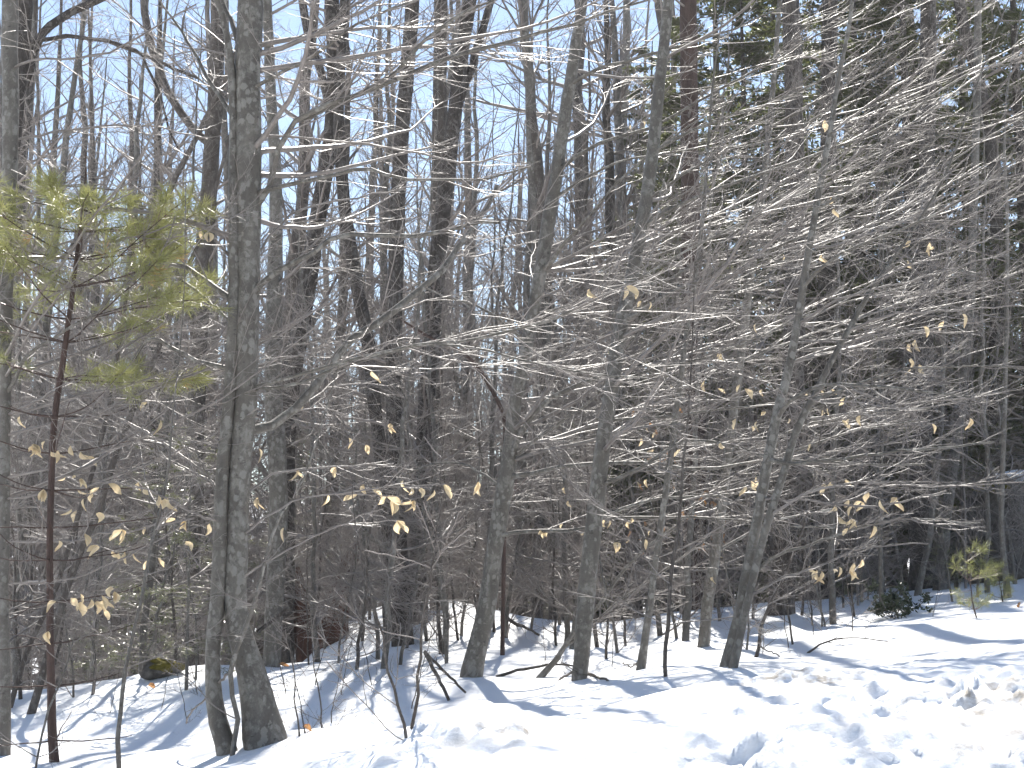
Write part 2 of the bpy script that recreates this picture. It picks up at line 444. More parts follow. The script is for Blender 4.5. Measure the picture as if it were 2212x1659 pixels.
def children(P, Rr, M_, rg, ang=(0.75, 0.22), lenf=(0.35, 0.6), maxr=0.006, K=5, wig=0.16, up=0.03, tmin=0.12, flat=0.7, taper=0.3, labs=None, bias=None, rmin=0.0016):
    T, Kp, _ = P.shape
    Lp = np.linalg.norm(np.diff(P, axis=1), axis=2).sum(1)
    i = rg.choice(T, M_, p=Lp / Lp.sum())
    t = rg.uniform(tmin, 0.97, M_)
    s = t * (Kp - 1); k = np.minimum(s.astype(int), Kp - 2); f = (s - k)[:, None]
    root = P[i, k] * (1 - f) + P[i, k + 1] * f
    tan = nrm(P[i, k + 1] - P[i, k])
    pr = Rr[i, k]
    nvec = np.array([0, 0, 1.0]) * flat + rg.normal(0, 0.45, (M_, 3))
    side = nrm(np.cross(tan, nvec)) * rg.choice([-1, 1], M_)[:, None]
    a = rg.normal(ang[0], ang[1], M_)[:, None]
    d = np.cos(a) * tan + np.sin(a) * side
    L = (labs if labs is not None else Lp[i]) * rg.uniform(lenf[0], lenf[1], M_) * (1.15 - 0.75 * t)
    r = np.clip(pr * rg.uniform(0.45, 0.75, M_), rmin, maxr)
    return grow(root, d, L, r, K, wig, up, rg, taper, bias)
def empty(name, loc):
    o = bpy.data.objects.new(name, None)
    o.empty_display_size = 0.2
    o.location = loc
    COL.objects.link(o)
    return o
def tag(o, label, cat, group=None, kind=None):
    o['label'] = label; o['category'] = cat
    if group: o['group'] = group
    if kind: o['kind'] = kind
    return o
def copy_tree(o, parent=None):
    c = o.copy(); COL.objects.link(c); c.parent = parent
    for ch in o.children:
        copy_tree(ch, c)
    return c
def trunk_mesh(P, Rr, sides, rg, rough=0.05, flare=0.0):
    K = len(P)
    th = np.linspace(0, 2 * np.pi, sides, endpoint=False)
    L = np.concatenate([[0], np.cumsum(np.linalg.norm(np.diff(P, axis=0), axis=1))])
    ph = rg.uniform(0, 50)
    nz = vn(np.cos(th)[None] * 1.6 + L[:, None] * 2.3 + ph, np.sin(th)[None] * 1.6 + L[:, None] * 0.9 + ph) * 2
    nz2 = vn(np.cos(th)[None] * 4 + ph, np.sin(th)[None] * 4 + L[:, None] * 7 + ph) * 2
    RR = Rr[:, None] * (1 + rough * nz + rough * 0.5 * nz2)
    if flare:
        fl = np.exp(-np.maximum(L - 0.35, 0) / 0.16)
        lob = 0.5 + 0.5 * np.cos(th * 4 + ph)[None]
        RR = RR * (1 + flare * fl[:, None] * (0.3 + 0.7 * lob))
    return tubes(P[None], RR[None], sides)

TWIGS = {}           # name of tree -> points on its fine twigs, for hanging leaves
def fin(tree, parts, name, mat, origin, stuff=False):
    if not parts:
        return None
    V, Q = merge(parts)
    o = link(name, mesh_from(name, V - origin, Q), mat, tree)
    if stuff: o['kind'] = 'stuff'
    return o

def traced_tree(name, label, cat, pts, D=None, dD=0.0, mat='beech', twig='twig', limbs=(), ext=3.0, nl=10, ll=(1.2, 2.6), lr=(0.2, 1.0), az=None, el=(0.1, 0.5),
                n2=9, n3=7, key=None, sides=14, flare=0.25, up=0.035, group=None, l2=(0.25, 0.5), seed=None, rough=0.05, lwid=0.3, stub=False, ground_base=True):
    """a tree whose trunk follows pixels (px, py, width) from the snow upwards"""
    rg = np.random.default_rng(seed if seed is not None else (int(pts[0][0]) * 7919 + int(pts[0][1]) * 104729 + len(name)) % 99991)
    b = pts[0]
    if D is None:
        D = hit(b[0], b[1]) or 20.0
    ys = [p[1] for p in pts]
    W = []
    for i, p in enumerate(pts):
        f = (pts[0][1] - p[1]) / max(1.0, pts[0][1] - pts[-1][1])
        Dp = D + dD * f
        W.append(np.concatenate([PX(p[0], p[1], Dp), [p[2] / 2 / F * Dp]]))
    W = np.array(W)
    base = W[0].copy()
    if ground_base:
        gz0 = float(gh(base[0], base[1]))
        if base[2] > gz0 + 0.05:          # base hidden behind a crest: carry the trunk down to the snow
            d = W[0] - W[1]; d = d / max(abs(d[2]), 1e-3)
            q = W[0] + d * (base[2] - gz0) * np.array([0.7, 0.7, 1, 0.0]); q[2] = float(gh(q[0], q[1])); q[3] = W[0][3] * 1.1
            W = np.vstack([q, W])
    d = W[0, :3] - W[1, :3]; d = d / np.linalg.norm(d)
    W = np.vstack([np.concatenate([W[0, :3] + d * 0.35, [W[0, 3] * 1.04]]), W])
    if ext > 0:
        d = W[-1, :3] - W[max(0, len(W) - 3), :3]; d = d / np.linalg.norm(d)
        d = nrm(d + np.array([0, 0, 0.5]))
        r = W[-1, 3]
        e1 = W[-1, :3] + d * ext * 0.5; e2 = e1 + nrm(d + np.array([rg.normal(0, .1), rg.normal(0, .1), .2])) * ext * 0.5
        W = np.vstack([W, np.concatenate([e1, [r * 0.65]]), np.concatenate([e2, [r * 0.2]])])
    Ltot = np.linalg.norm(np.diff(W[:, :3], axis=0), axis=1).sum()
    n = int(np.clip(Ltot / 0.13, 12, 90))
    C = catmull(W, n)
    C[:, :3] += np.cumsum(rg.normal(0, 0.0022, (n, 3)), 0)
    C[:, 3] = np.maximum(C[:, 3], 0.003)
    org = C[1, :3].copy(); org[2] = float(gh(org[0], org[1]))
    t = empty(name, org)
    tag(t, label, cat, group)
    fin(t, [trunk_mesh(C[:, :3], C[:, 3], sides, rg, rough, flare)], 'trunk', M[mat], org)
    # limbs measured on the picture
    L1P, L1R = [], []
    Kl = 14
    for lm in limbs:
        lp, ldD = (lm, None) if isinstance(lm, list) else lm
        if ldD is None: ldD = rg.uniform(-0.9, 0.5)
        # start at the nearest trunk point
        q0 = project(C[:, :3])
        j = int(np.argmin((q0[:, 0] - lp[0][0]) ** 2 + (q0[:, 1] - lp[0][1]) ** 2))
        D0 = C[j, 1]
        pts3 = []
        for i, p in enumerate(lp):
            Dp = D0 + ldD * i / max(1, len(lp) - 1)
            pts3.append(np.concatenate([PX(p[0], p[1], Dp), [p[2] / 2 / F * Dp]]))
        if np.hypot(q0[j, 0] - lp[0][0], q0[j, 1] - lp[0][1]) < 60:
            pts3[0] = np.concatenate([C[j, :3], [pts3[0][3] * 1.15]])
        cc = catmull(np.array(pts3), Kl)
        cc[1:, :3] += rg.normal(0, 0.006, (Kl - 1, 3))
        L1P.append(cc[:, :3]); L1R.append(np.maximum(cc[:, 3], 0.002))
        if cc[0, 3] > 0.012:
            fin(t, [tubes(cc[None, :, :3], L1R[-1][None], 8)], 'limb', M[mat], org)
        else:
            fin(t, [tubes(cc[None, :, :3], L1R[-1][None], 6)], 'limb', M[twig], org)
    parts = []
    if nl:
        s = rg.uniform(lr[0], lr[1], nl) * (n - 1); k = np.minimum(s.astype(int), n - 2)
        root = C[k, :3]
        if az is None:
            a = rg.uniform(0, 2 * np.pi, nl)
        else:
            a = rg.normal(az[0], az[1], nl)
        e = rg.uniform(el[0], el[1], nl)
        dr = np.stack([np.cos(a) * np.cos(e), np.sin(a) * np.cos(e), np.sin(e)], 1)
        L = rg.uniform(ll[0], ll[1], nl)
        r = np.minimum(C[k, 3] * rg.uniform(lwid * .7, lwid * 1.3, nl), 0.02)
        P1, R1 = grow(root, dr, L, np.maximum(r, 0.004), Kl, 0.075, up, rg, 0.22)
        parts.append(tubes(P1, R1, 5))
    else:
        P1 = np.zeros((0, Kl, 3)); R1 = np.zeros((0, Kl))
    if L1P:
        P1 = np.concatenate([P1, np.array(L1P)]); R1 = np.concatenate([R1, np.array(L1R)])
    allp = []
    if len(P1) and n2:
        P2, R2 = children(P1, R1, int(len(P1) * n2), rg, ang=(0.62, 0.2), lenf=l2, maxr=0.005, K=7, wig=0.12, up=up, flat=0.8, rmin=0.0019)
        parts.append(tubes(P2, R2, 4))
        allp.append(P2.reshape(-1, 3))
        if n3:
            P3, R3 = children(P2, R2, int(len(P2) * n3), rg, ang=(0.7, 0.25), lenf=(0.25, 0.55), maxr=0.0026, K=4, wig=0.22, up=up, flat=0.6, rmin=0.0013)
            parts.append(tubes(P3, R3, 3))
            allp.append(P3.reshape(-1, 3))
    if parts:
        o = fin(t, parts, 'crown', M[twig], org)
    if key:
        TWIGS[key] = (o, np.concatenate(allp), org)
    return t

# ------------------------------------------------------------------ the trees that can be followed one by one
RIGHT = (0.15, 0.5)        # boughs reaching towards +X, the open side
def lim(*p): return list(p)
# twin beech
traced_tree('beech_tree', 'stout lichen-spotted grey beech trunk with swollen foot, thickest of the twin pair', 'tree',
    [(575, 1604, 92), (562, 1545, 78), (543, 1450, 60), (520, 1370, 50), (510, 1306, 47), (512, 1200, 47), (516, 1106, 47), (522, 1000, 46), (533, 886, 47), (539, 720, 49), (543, 553, 52), (544, 350, 56), (542, 150, 57), (545, -30, 56)],
    limbs=[(lim((540, 938, 24), (587, 916, 21), (650, 873, 19), (737, 758, 18), (814, 696, 17), (904, 630, 15), (977, 553, 13), (1030, 480, 10), (1075, 400, 7)), 1.0),
           (lim((535, 632, 15), (580, 598, 14), (653, 560, 12), (737, 507, 11), (840, 510, 10), (937, 503, 10), (1027, 482, 8), (1077, 480, 6)), -0.6),
           (lim((560, 440, 11), (633, 397, 10), (737, 373, 9), (797, 363, 8), (854, 383, 7), (1010, 390, 6), (1150, 360, 4)), -0.8),
           (lim((562, 470, 15), (590, 390, 14), (612, 300, 13), (650, 250, 12), (737, 220, 12), (820, 182, 11), (1000, 115, 10), (1137, 77, 9), (1240, 52, 7), (1400, 0, 5)), -0.4),
           (lim((640, 262, 9), (737, 222, 9), (847, 163, 9), (924, 80, 8), (1000, 30, 7), (1090, -10, 5)), -0.9),
           (lim((548, 845, 9), (640, 810, 8), (740, 785, 8), (850, 757, 7), (960, 735, 7), (1060, 730, 6), (1140, 702, 6), (1210, 688, 6), (1300, 640, 5), (1474, 550, 5), (1640, 460, 4), (1800, 390, 3)), -1.2),
           (lim((545, 860, 8), (640, 830, 7), (740, 795, 7), (850, 758, 6), (960, 745, 6), (1060, 760, 5), (1140, 780, 5), (1260, 805, 4), (1400, 815, 3)), -0.5),
           (lim((560, 200, 8), (600, 160, 8), (680, 120, 7), (760, 60, 6), (850, 20, 5), (950, -20, 4)), -1.0),
           (lim((528, 170, 12), (505, 60, 12), (470, -20, 10)), 0.3),
           lim((550, 300, 6), (680, 300, 5), (850, 320, 5), (1000, 350, 4), (1130, 330, 3)),
           lim((545, 560, 6), (640, 460, 5), (760, 430, 4), (900, 400, 3)),
           lim((530, 1080, 6), (600, 1020, 5), (700, 1010, 4), (850, 1000, 3)),
           lim((525, 1150, 5), (640, 1080, 4), (780, 1060, 4), (960, 1045, 3)),
           lim((515, 1260, 5), (600, 1200, 4), (720, 1140, 4), (830, 1100, 3))],
    nl=14, ll=(1.2, 2.6), lr=(0.3, 0.8), az=(0.2, 1.4), el=(0.0, 0.5), key='A', sides=20, ext=5, n2=11, n3=6, flare=0.16, rough=0.06)
traced_tree('beech_tree', 'slimmer lichen-spotted grey beech stem pressed against the stout twin trunk', 'tree',
    [(484, 1608, 40), (472, 1570, 40), (463, 1520, 36), (459, 1440, 33), (464, 1370, 34), (471, 1306, 34), (476, 1200, 31), (478, 1106, 30), (482, 1000, 28), (493, 886, 28), (500, 760, 27), (506, 640, 27), (506, 520, 25), (502, 380, 22), (503, 230, 19), (494, 100, 16), (470, 0, 13), (455, -40, 12)],
    limbs=[(lim((500, 640, 13), (460, 618, 12), (400, 577, 11), (340, 560, 9), (305, 500, 7), (290, 430, 5)), 0.4),
           (lim((492, 815, 11), (440, 785, 10), (363, 746, 9), (323, 730, 8), (292, 762, 7), (285, 785, 5)), 0.3),
           (lim((505, 690, 8), (460, 660, 7), (395, 605, 6)), 0.2),
           lim((480, 1060, 6), (440, 1020, 5), (360, 960, 5), (250, 900, 4)),
           lim((500, 240, 10), (440, 150, 8), (400, 80, 6), (340, -10, 4)),
           lim((475, 1130, 5), (420, 1110, 5), (330, 1060, 4), (200, 1040, 3))],
    D=hit(575, 1604) - 0.03, nl=8, ll=(1.0, 2.2), lr=(0.35, 0.9), az=(3.0, 1.2), key='B', sides=16, ext=4, n2=9, n3=6, flare=0.12, rough=0.06)
traced_tree('beech_sapling', 'thin crooked grey sapling squeezed between the twin beech trunks', 'tree',
    [(505, 1600, 11), (512, 1560, 11), (503, 1520, 10), (497, 1470, 11), (503, 1425, 11), (520, 1385, 10), (540, 1330, 9), (560, 1260, 8), (580, 1180, 7), (600, 1120, 6), (650, 1040, 5)], D=hit(575, 1604) - 0.15,
    limbs=[lim((500, 1450, 6), (470, 1480, 5), (430, 1520, 4), (400, 1560, 4))], nl=4, ll=(0.5, 1.2), ext=1.0, sides=8, flare=0, key=None, n2=6, n3=4)
traced_tree('beech_tree', 'pale grey beech trunk with dark blotches right behind the twin pair', 'tree',
    [(585, 1462, 34), (588, 1400, 36), (592, 1300, 38), (596, 1200, 40), (600, 1100, 42), (598, 980, 42), (592, 850, 40), (590, 720, 38), (592, 600, 34), (595, 450, 30), (590, 300, 26), (580, 100, 24), (575, -20, 22)],
    D=14.2, nl=10, ll=(1.2, 2.5), key=None, ext=5, rough=0.08, sides=14)
# left edge
traced_tree('maple_tree', 'upright grey trunk at the edge of the mound beside the red-stemmed pine', 'tree',
    [(6, 1648, 26), (4, 1500, 26), (2, 1300, 26), (0, 1000, 28), (2, 800, 30), (4, 600, 32), (8, 400, 34), (11, 200, 36), (12, -30, 36)],
    limbs=[(lim((15, 880, 5), (187, 850, 5), (320, 817, 5), (500, 760, 4), (737, 640, 3)), -0.6),
           (lim((10, 950, 6), (160, 905, 6), (330, 840, 5), (490, 780, 5), (640, 700, 4), (760, 600, 3)), -0.8),
           (lim((10, 1040, 6), (120, 1010, 5), (260, 960, 5), (400, 905, 5), (520, 830, 4), (700, 690, 3)), -1.0),
           (lim((10, 1100, 5), (150, 1060, 5), (300, 1010, 4), (420, 960, 4), (560, 880, 3)), -0.7),
           (lim((10, 1180, 5), (120, 1170, 5), (260, 1150, 4), (420, 1120, 4)), -0.6),
           (lim((12, 860, 8), (60, 770, 8), (130, 720, 7), (200, 680, 6), (280, 600, 5), (340, 560, 4), (380, 470, 3)), -0.9),
           (lim((12, 1260, 5), (110, 1255, 5), (190, 1240, 4), (300, 1190, 4), (400, 1130, 3)), -0.5),
           (lim((14, 150, 6), (100, 125, 5), (230, 115, 5), (330, 60, 4), (420, 10, 3)), -0.8),
           lim((10, 560, 5), (120, 530, 5), (260, 520, 4), (400, 480, 3)), lim((10, 430, 5), (140, 400, 5), (280, 410, 4), (420, 390, 3)), lim((10, 300, 5), (150, 280, 5), (300, 270, 4), (450, 300, 3))],
    D=9.6, nl=12, ll=(1.0, 2.6), az=(0.1, 0.7), key='L', sides=16, ext=4, mat='grey', n2=11, n3=7)
traced_tree('leaning_tree', 'dark leaning trunk with a long arching bough behind the upright grey trunk', 'tree',
    [(-60, 1560, 26), (-20, 1000, 26), (8, 600, 24), (22, 400, 24), (35, 250, 28), (45, 100, 34), (52, -30, 36)], D=15.5, mat='dark', twig='twig_mid',
    limbs=[(lim((42, 240, 18), (60, 160, 18), (84, 84, 19), (110, 55, 20), (135, 35, 19), (200, 5, 18), (260, -20, 16)), 0.2),
           (lim((80, 90, 9), (120, 82, 10), (160, 80, 10), (215, 87, 9), (270, 102, 9), (330, 128, 8), (390, 155, 7), (432, 170, 6)), 0.5),
           (lim((220, 88, 6), (300, 110, 6), (320, 150, 6), (345, 200, 5), (360, 270, 5), (385, 320, 4)), 0.2)],
    nl=8, ll=(1, 2), sides=12, ext=4)
traced_tree('leaning_sapling', 'slanting dark stem rising rightward out of the snow mound', 'tree',
    [(67, 1542, 17), (85, 1480, 16), (107, 1400, 16), (140, 1280, 15), (180, 1170, 15), (207, 1110, 15), (250, 975, 14), (300, 845, 13), (337, 760, 12), (363, 686, 12), (397, 586, 11), (440, 480, 9)],
    mat='brown', twig='twig_mid', nl=7, ll=(0.8, 1.8), ext=3, sides=10)
traced_tree('leaning_sapling', 'second slanting brown stem close beside the slanting dark one', 'tree',
    [(20, 1530, 12), (60, 1400, 11), (120, 1270, 11), (170, 1110, 11), (215, 960, 10), (240, 830, 9), (265, 680, 8)], mat='brown', twig='twig_mid', nl=6, ll=(0.8, 1.6), ext=2, sides=8)
traced_tree('thin_sapling', 'knobbly thin grey sapling standing in front of the mossy rock', 'tree',
    [(259, 1668, 11), (258, 1590, 10), (266, 1530, 9), (270, 1470, 9), (280, 1420, 8), (298, 1340, 7), (312, 1270, 7), (328, 1180, 6), (345, 1106, 6), (365, 1000, 5), (372, 900, 4)], mat='grey', nl=9, ll=(0.5, 1.3), ext=1.5, sides=8, flare=0, key='C', rough=0.12)
traced_tree('thin_sapling', 'bent twig-thin sapling at the foot of the red-stemmed pine', 'tree',
    [(78, 1668, 5), (90, 1600, 5), (104, 1540, 5), (125, 1490, 4), (145, 1440, 4), (160, 1380, 3)], mat='grey', nl=5, ll=(0.3, 0.7), ext=0.4, sides=6, flare=0, n2=4, n3=2)
# middle left: darker trunks further back
traced_tree('maple_tree', 'brown trunk with a slanting fork rising behind the young pine', 'tree',
    [(405, 1460, 46), (410, 1200, 44), (418, 1000, 40), (428, 760, 38), (442, 520, 38), (455, 330, 36), (463, 200, 35), (466, 80, 34), (468, -30, 33)], D=20, mat='brown', twig='twig_mid',
    limbs=[(lim((455, 320, 18), (417, 277, 18), (390, 240, 18), (367, 207, 18), (343, 143, 18), (322, 83, 18), (312, 20, 17), (306, -30, 16)), 0.4),
           (lim((430, 780, 14), (400, 640, 14), (350, 470, 13), (433, 277, 12), (500, 140, 10), (520, 60, 8)), -0.6)], nl=14, ll=(1.5, 3), el=(0.3, 0.9), ext=5, sides=12)
traced_tree('maple_tree', 'black crooked trunk bending left towards the pale blotched beech', 'tree',
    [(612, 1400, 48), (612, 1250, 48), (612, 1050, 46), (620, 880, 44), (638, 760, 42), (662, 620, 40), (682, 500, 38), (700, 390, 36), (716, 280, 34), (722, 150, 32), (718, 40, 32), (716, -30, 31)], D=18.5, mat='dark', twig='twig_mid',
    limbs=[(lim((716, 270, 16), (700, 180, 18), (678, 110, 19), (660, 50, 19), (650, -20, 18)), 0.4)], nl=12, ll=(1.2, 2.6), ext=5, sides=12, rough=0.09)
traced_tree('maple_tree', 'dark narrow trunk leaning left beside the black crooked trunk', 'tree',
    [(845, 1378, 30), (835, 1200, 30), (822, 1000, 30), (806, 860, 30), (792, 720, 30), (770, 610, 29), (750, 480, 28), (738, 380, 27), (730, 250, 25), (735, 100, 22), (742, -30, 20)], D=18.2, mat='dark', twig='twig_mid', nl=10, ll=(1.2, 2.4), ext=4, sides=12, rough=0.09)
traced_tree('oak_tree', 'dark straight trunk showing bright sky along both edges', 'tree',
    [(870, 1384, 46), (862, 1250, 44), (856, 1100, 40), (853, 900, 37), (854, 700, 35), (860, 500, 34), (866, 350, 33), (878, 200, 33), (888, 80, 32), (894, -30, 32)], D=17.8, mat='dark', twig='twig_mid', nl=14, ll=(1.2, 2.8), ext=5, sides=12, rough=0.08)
traced_tree('oak_tree', 'dark trunk dividing into two limbs under the sky gap', 'tree',
    [(905, 1384, 40), (908, 1200, 38), (915, 1000, 36), (928, 800, 36), (945, 600, 36), (960, 450, 36), (975, 320, 35), (990, 200, 34), (1003, 100, 32), (1018, 0, 30), (1024, -30, 30)], D=19, mat='dark', twig='twig_mid',
    limbs=[(lim((985, 240, 20), (1005, 180, 20), (1030, 110, 19), (1050, 40, 17), (1070, -30, 15)), 0.3)], nl=12, ll=(1.2, 2.6), ext=5, sides=12, rough=0.09)
traced_tree('maple_tree', 'smooth grey-brown trunk between the two dark trunks', 'tree',
    [(950, 1386, 42), (950, 1250, 40), (945, 1100, 36), (942, 900, 33), (944, 700, 32), (950, 450, 32), (953, 200, 31), (957, -30, 30)], D=21, mat='brown', twig='twig_mid', nl=12, ll=(1.5, 2.8), el=(0.3, 0.9), ext=5, sides=12)
traced_tree('maple_tree', 'slim brown trunk bowing left through the sky gap', 'tree',
    [(1160, 1360, 26), (1165, 1100, 24), (1168, 900, 22), (1170, 650, 21), (1166, 400, 20), (1150, 250, 20), (1138, 120, 19), (1128, -30, 18)], D=24, mat='brown', twig='twig_mid', nl=14, ll=(1.5, 3), el=(0.4, 1.0), ext=5, sides=10)
traced_tree('dead_stem', 'crooked red-brown dead stem curving beside the leaning beech', 'tree',
    [(1085, 1330, 9), (1088, 1150, 9), (1087, 1000, 9), (1088, 905, 9), (1068, 855, 9), (1028, 788, 8), (988, 752, 7), (930, 725, 6), (870, 690, 5)], D=15.5, mat='red', twig='twig_red', nl=4, ll=(0.4, 1.0), ext=0, sides=8, n2=4, n3=3)
# leaning beech in the middle
traced_tree('beech_tree', 'leaning grey beech with curved boughs and a clean foot in open snow', 'tree',
    [(1018, 1462, 47), (1030, 1410, 43), (1045, 1350, 40), (1057, 1290, 38), (1067, 1220, 36), (1080, 1130, 36), (1093, 1050, 36), (1104, 970, 32), (1114, 880, 28), (1128, 810, 27), (1140, 740, 27), (1155, 650, 28), (1170, 560, 29), (1186, 450, 29), (1204, 340, 28), (1222, 220, 27), (1238, 100, 25), (1255, -20, 23)],
    limbs=[(lim((1118, 1042, 12), (1150, 1024, 11), (1200, 1008, 10), (1300, 1000, 9), (1420, 998, 8), (1520, 1015, 7), (1690, 983, 6), (1830, 935, 5), (2000, 903, 4)), -1.2),
           (lim((1104, 985, 14), (1125, 930, 13), (1160, 888, 12), (1205, 850, 11), (1330, 800, 8), (1400, 745, 7), (1474, 700, 6), (1620, 610, 5), (1760, 520, 4)), -1.0),
           (lim((1108, 1000, 7), (1170, 940, 7), (1230, 900, 6), (1290, 850, 5), (1320, 800, 4), (1400, 690, 3)), -0.6),
           (lim((1085, 1160, 9), (1130, 1150, 9), (1260, 1142, 8), (1330, 1120, 7), (1475, 1118, 6), (1620, 1125, 5), (1800, 1140, 4)), -1.0),
           (lim((1170, 600, 11), (1195, 560, 10), (1215, 530, 8), (1260, 480, 7), (1330, 400, 5), (1450, 300, 4), (1600, 200, 3)), -0.8),
           (lim((1228, 190, 9), (1290, 150, 8), (1400, 120, 7), (1560, 70, 5), (1700, 10, 4)), -1.0),
           (lim((1200, 370, 9), (1290, 310, 8), (1420, 270, 7), (1560, 190, 5), (1740, 90, 4), (1900, 0, 3)), -1.1),
           lim((1140, 740, 6), (1090, 700, 6), (1030, 660, 5), (960, 640, 4), (880, 600, 3)), lim((1095, 1050, 6), (1040, 1020, 5), (960, 1000, 4), (860, 1030, 3)),
           lim((1150, 690, 6), (1260, 650, 5), (1400, 560, 5), (1560, 500, 4), (1750, 400, 3)), lim((1190, 430, 6), (1330, 350, 5), (1500, 320, 4), (1680, 250, 3))],
    nl=16, ll=(1.5, 3.2), lr=(0.2, 0.95), az=(0.05, 0.9), el=(0.0, 0.4), key='T9', sides=18, ext=4, n2=11, n3=7, flare=0.05, dD=-0.3)
traced_tree('beech_tree', 'straighter grey beech right of the leaning one, foot ringed by fallen sticks', 'tree',
    [(1252, 1468, 33), (1258, 1400, 35), (1264, 1320, 37), (1272, 1240, 38), (1283, 1150, 37), (1296, 1040, 35), (1308, 940, 33), (1322, 850, 32), (1342, 720, 31), (1366, 610, 30), (1390, 490, 29), (1410, 370, 28), (1425, 230, 26), (1438, 100, 24), (1447, -20, 23)],
    limbs=[(lim((1300, 1040, 9), (1380, 1010, 8), (1475, 955, 7), (1560, 958, 7), (1660, 985, 6), (1800, 1000, 5), (2000, 1003, 4)), -1.0),
           (lim((1345, 700, 10), (1420, 650, 9), (1500, 610, 8), (1640, 545, 7), (1800, 480, 5), (2000, 380, 4), (2212, 250, 3)), -1.2),
           (lim((1390, 490, 9), (1470, 440, 8), (1600, 390, 7), (1780, 330, 6), (1950, 250, 5), (2150, 120, 4)), -1.0),
           (lim((1415, 330, 8), (1520, 270, 7), (1650, 230, 6), (1800, 160, 5), (2000, 60, 4)), -0.9),
           (lim((1325, 840, 8), (1400, 800, 7), (1540, 770, 6), (1700, 700, 5), (1880, 640, 4), (2100, 590, 3)), -1.1),
           lim((1285, 1130, 7), (1400, 1080, 6), (1560, 1070, 5), (1700, 1060, 4)), lim((1310, 920, 6), (1430, 900, 6), (1600, 880, 5), (1800, 850, 4), (2000, 830, 3)),
           lim((1360, 630, 6), (1470, 590, 6), (1620, 480, 5), (1800, 380, 4), (2000, 280, 3)), lim((1400, 420, 6), (1540, 340, 5), (1720, 280, 4), (1920, 150, 3))],
    nl=18, ll=(1.5, 3.4), lr=(0.2, 0.95), az=(0.0, 0.7), el=(0.0, 0.4), key='T10', sides=16, ext=4, n2=14, n3=8, flare=0.05)
traced_tree('beech_sapling', 'slim stem hugging the straighter beech on its far side', 'tree',
    [(1238, 1402, 14), (1246, 1330, 15), (1258, 1250, 15), (1275, 1150, 14), (1296, 1000, 13), (1310, 880, 12), (1318, 760, 10)], nl=5, ll=(1, 2), ext=2, sides=10)
traced_tree('leaning_sapling', 'slim sapling slanting far over to the right in front of the straighter beech', 'tree',
    [(1165, 1464, 15), (1190, 1434, 13), (1212, 1408, 11), (1230, 1375, 9), (1290, 1310, 8), (1340, 1240, 7), (1400, 1180, 6), (1480, 1120, 5)],
    limbs=[lim((1228, 1382, 7), (1300, 1330, 6), (1380, 1270, 5), (1474, 1205, 5), (1560, 1130, 3))], nl=5, ll=(0.5, 1.1), ext=0.6, sides=8, flare=0.1)
# right-hand beeches
traced_tree('beech_tree', 'double-ribbed grey beech rising from the plough bank, thicker of two', 'tree',
    [(1570, 1440, 31), (1582, 1390, 28), (1596, 1330, 25), (1612, 1240, 23), (1630, 1150, 23), (1646, 1060, 23), (1662, 970, 22), (1676, 900, 21), (1700, 800, 19), (1716, 720, 18), (1730, 640, 17), (1750, 520, 15), (1775, 380, 13), (1800, 240, 11), (1825, 100, 9), (1845, -20, 8)],
    limbs=[(lim((1680, 890, 11), (1700, 870, 10), (1740, 845, 9), (1800, 830, 7), (1950, 840, 6), (2100, 860, 4)), -0.8),
           (lim((1660, 985, 8), (1720, 1000, 8), (1850, 985, 7), (1990, 970, 6), (2150, 960, 4)), -0.8),
           (lim((1610, 1250, 7), (1680, 1200, 7), (1800, 1160, 6), (1950, 1120, 5), (2120, 1130, 4)), -0.7),
           (lim((1735, 620, 8), (1800, 560, 7), (1930, 500, 6), (2080, 430, 5), (2212, 330, 4)), -0.9),
           (lim((1760, 470, 7), (1850, 400, 7), (1980, 330, 5), (2120, 220, 4)), -0.7),
           lim((1640, 1100, 6), (1740, 1080, 5), (1880, 1095, 5), (2050, 1060, 4)), lim((1700, 800, 6), (1800, 760, 6), (1960, 720, 5), (2140, 690, 3)), lim((1790, 300, 6), (1900, 210, 5), (2060, 100, 3)), lim((1720, 700, 6), (1830, 640, 5), (1990, 600, 4), (2180, 540, 3))],
    nl=16, ll=(1.2, 2.8), lr=(0.25, 0.95), az=(0.0, 0.7), el=(0.0, 0.45), key='T11', sides=14, ext=3, n2=14, n3=8, flare=0.05)
traced_tree('beech_tree', 'slender twin of the bank-side beech bowing out to the right', 'tree',
    [(1585, 1436, 20), (1600, 1370, 18), (1622, 1270, 17), (1640, 1190, 17), (1662, 1110, 17), (1690, 1025, 17), (1716, 940, 16), (1750, 870, 15), (1790, 790, 13), (1835, 710, 12), (1880, 630, 11), (1930, 560, 9), (1990, 470, 7), (2050, 360, 5)],
    D=hit(1570, 1440) - 0.1,
    limbs=[(lim((1660, 1115, 6), (1760, 1060, 6), (1880, 1040, 5), (2040, 1050, 4), (2212, 1040, 3)), -0.6),
           (lim((1755, 862, 7), (1850, 830, 6), (1960, 800, 5), (2100, 790, 4), (2230, 800, 3)), -0.8),
           (lim((1840, 700, 6), (1930, 680, 5), (2060, 670, 4), (2212, 660, 3)), -0.5), lim((1620, 1280, 6), (1720, 1240, 5), (1850, 1190, 4), (2000, 1170, 3)), lim((1890, 620, 5), (2000, 560, 4), (2130, 520, 3))],
    nl=12, ll=(1.0, 2.4), lr=(0.25, 0.95), az=(0.0, 0.6), el=(0.0, 0.4), key='T12', sides=12, ext=2, n2=13, n3=7, flare=0.05)
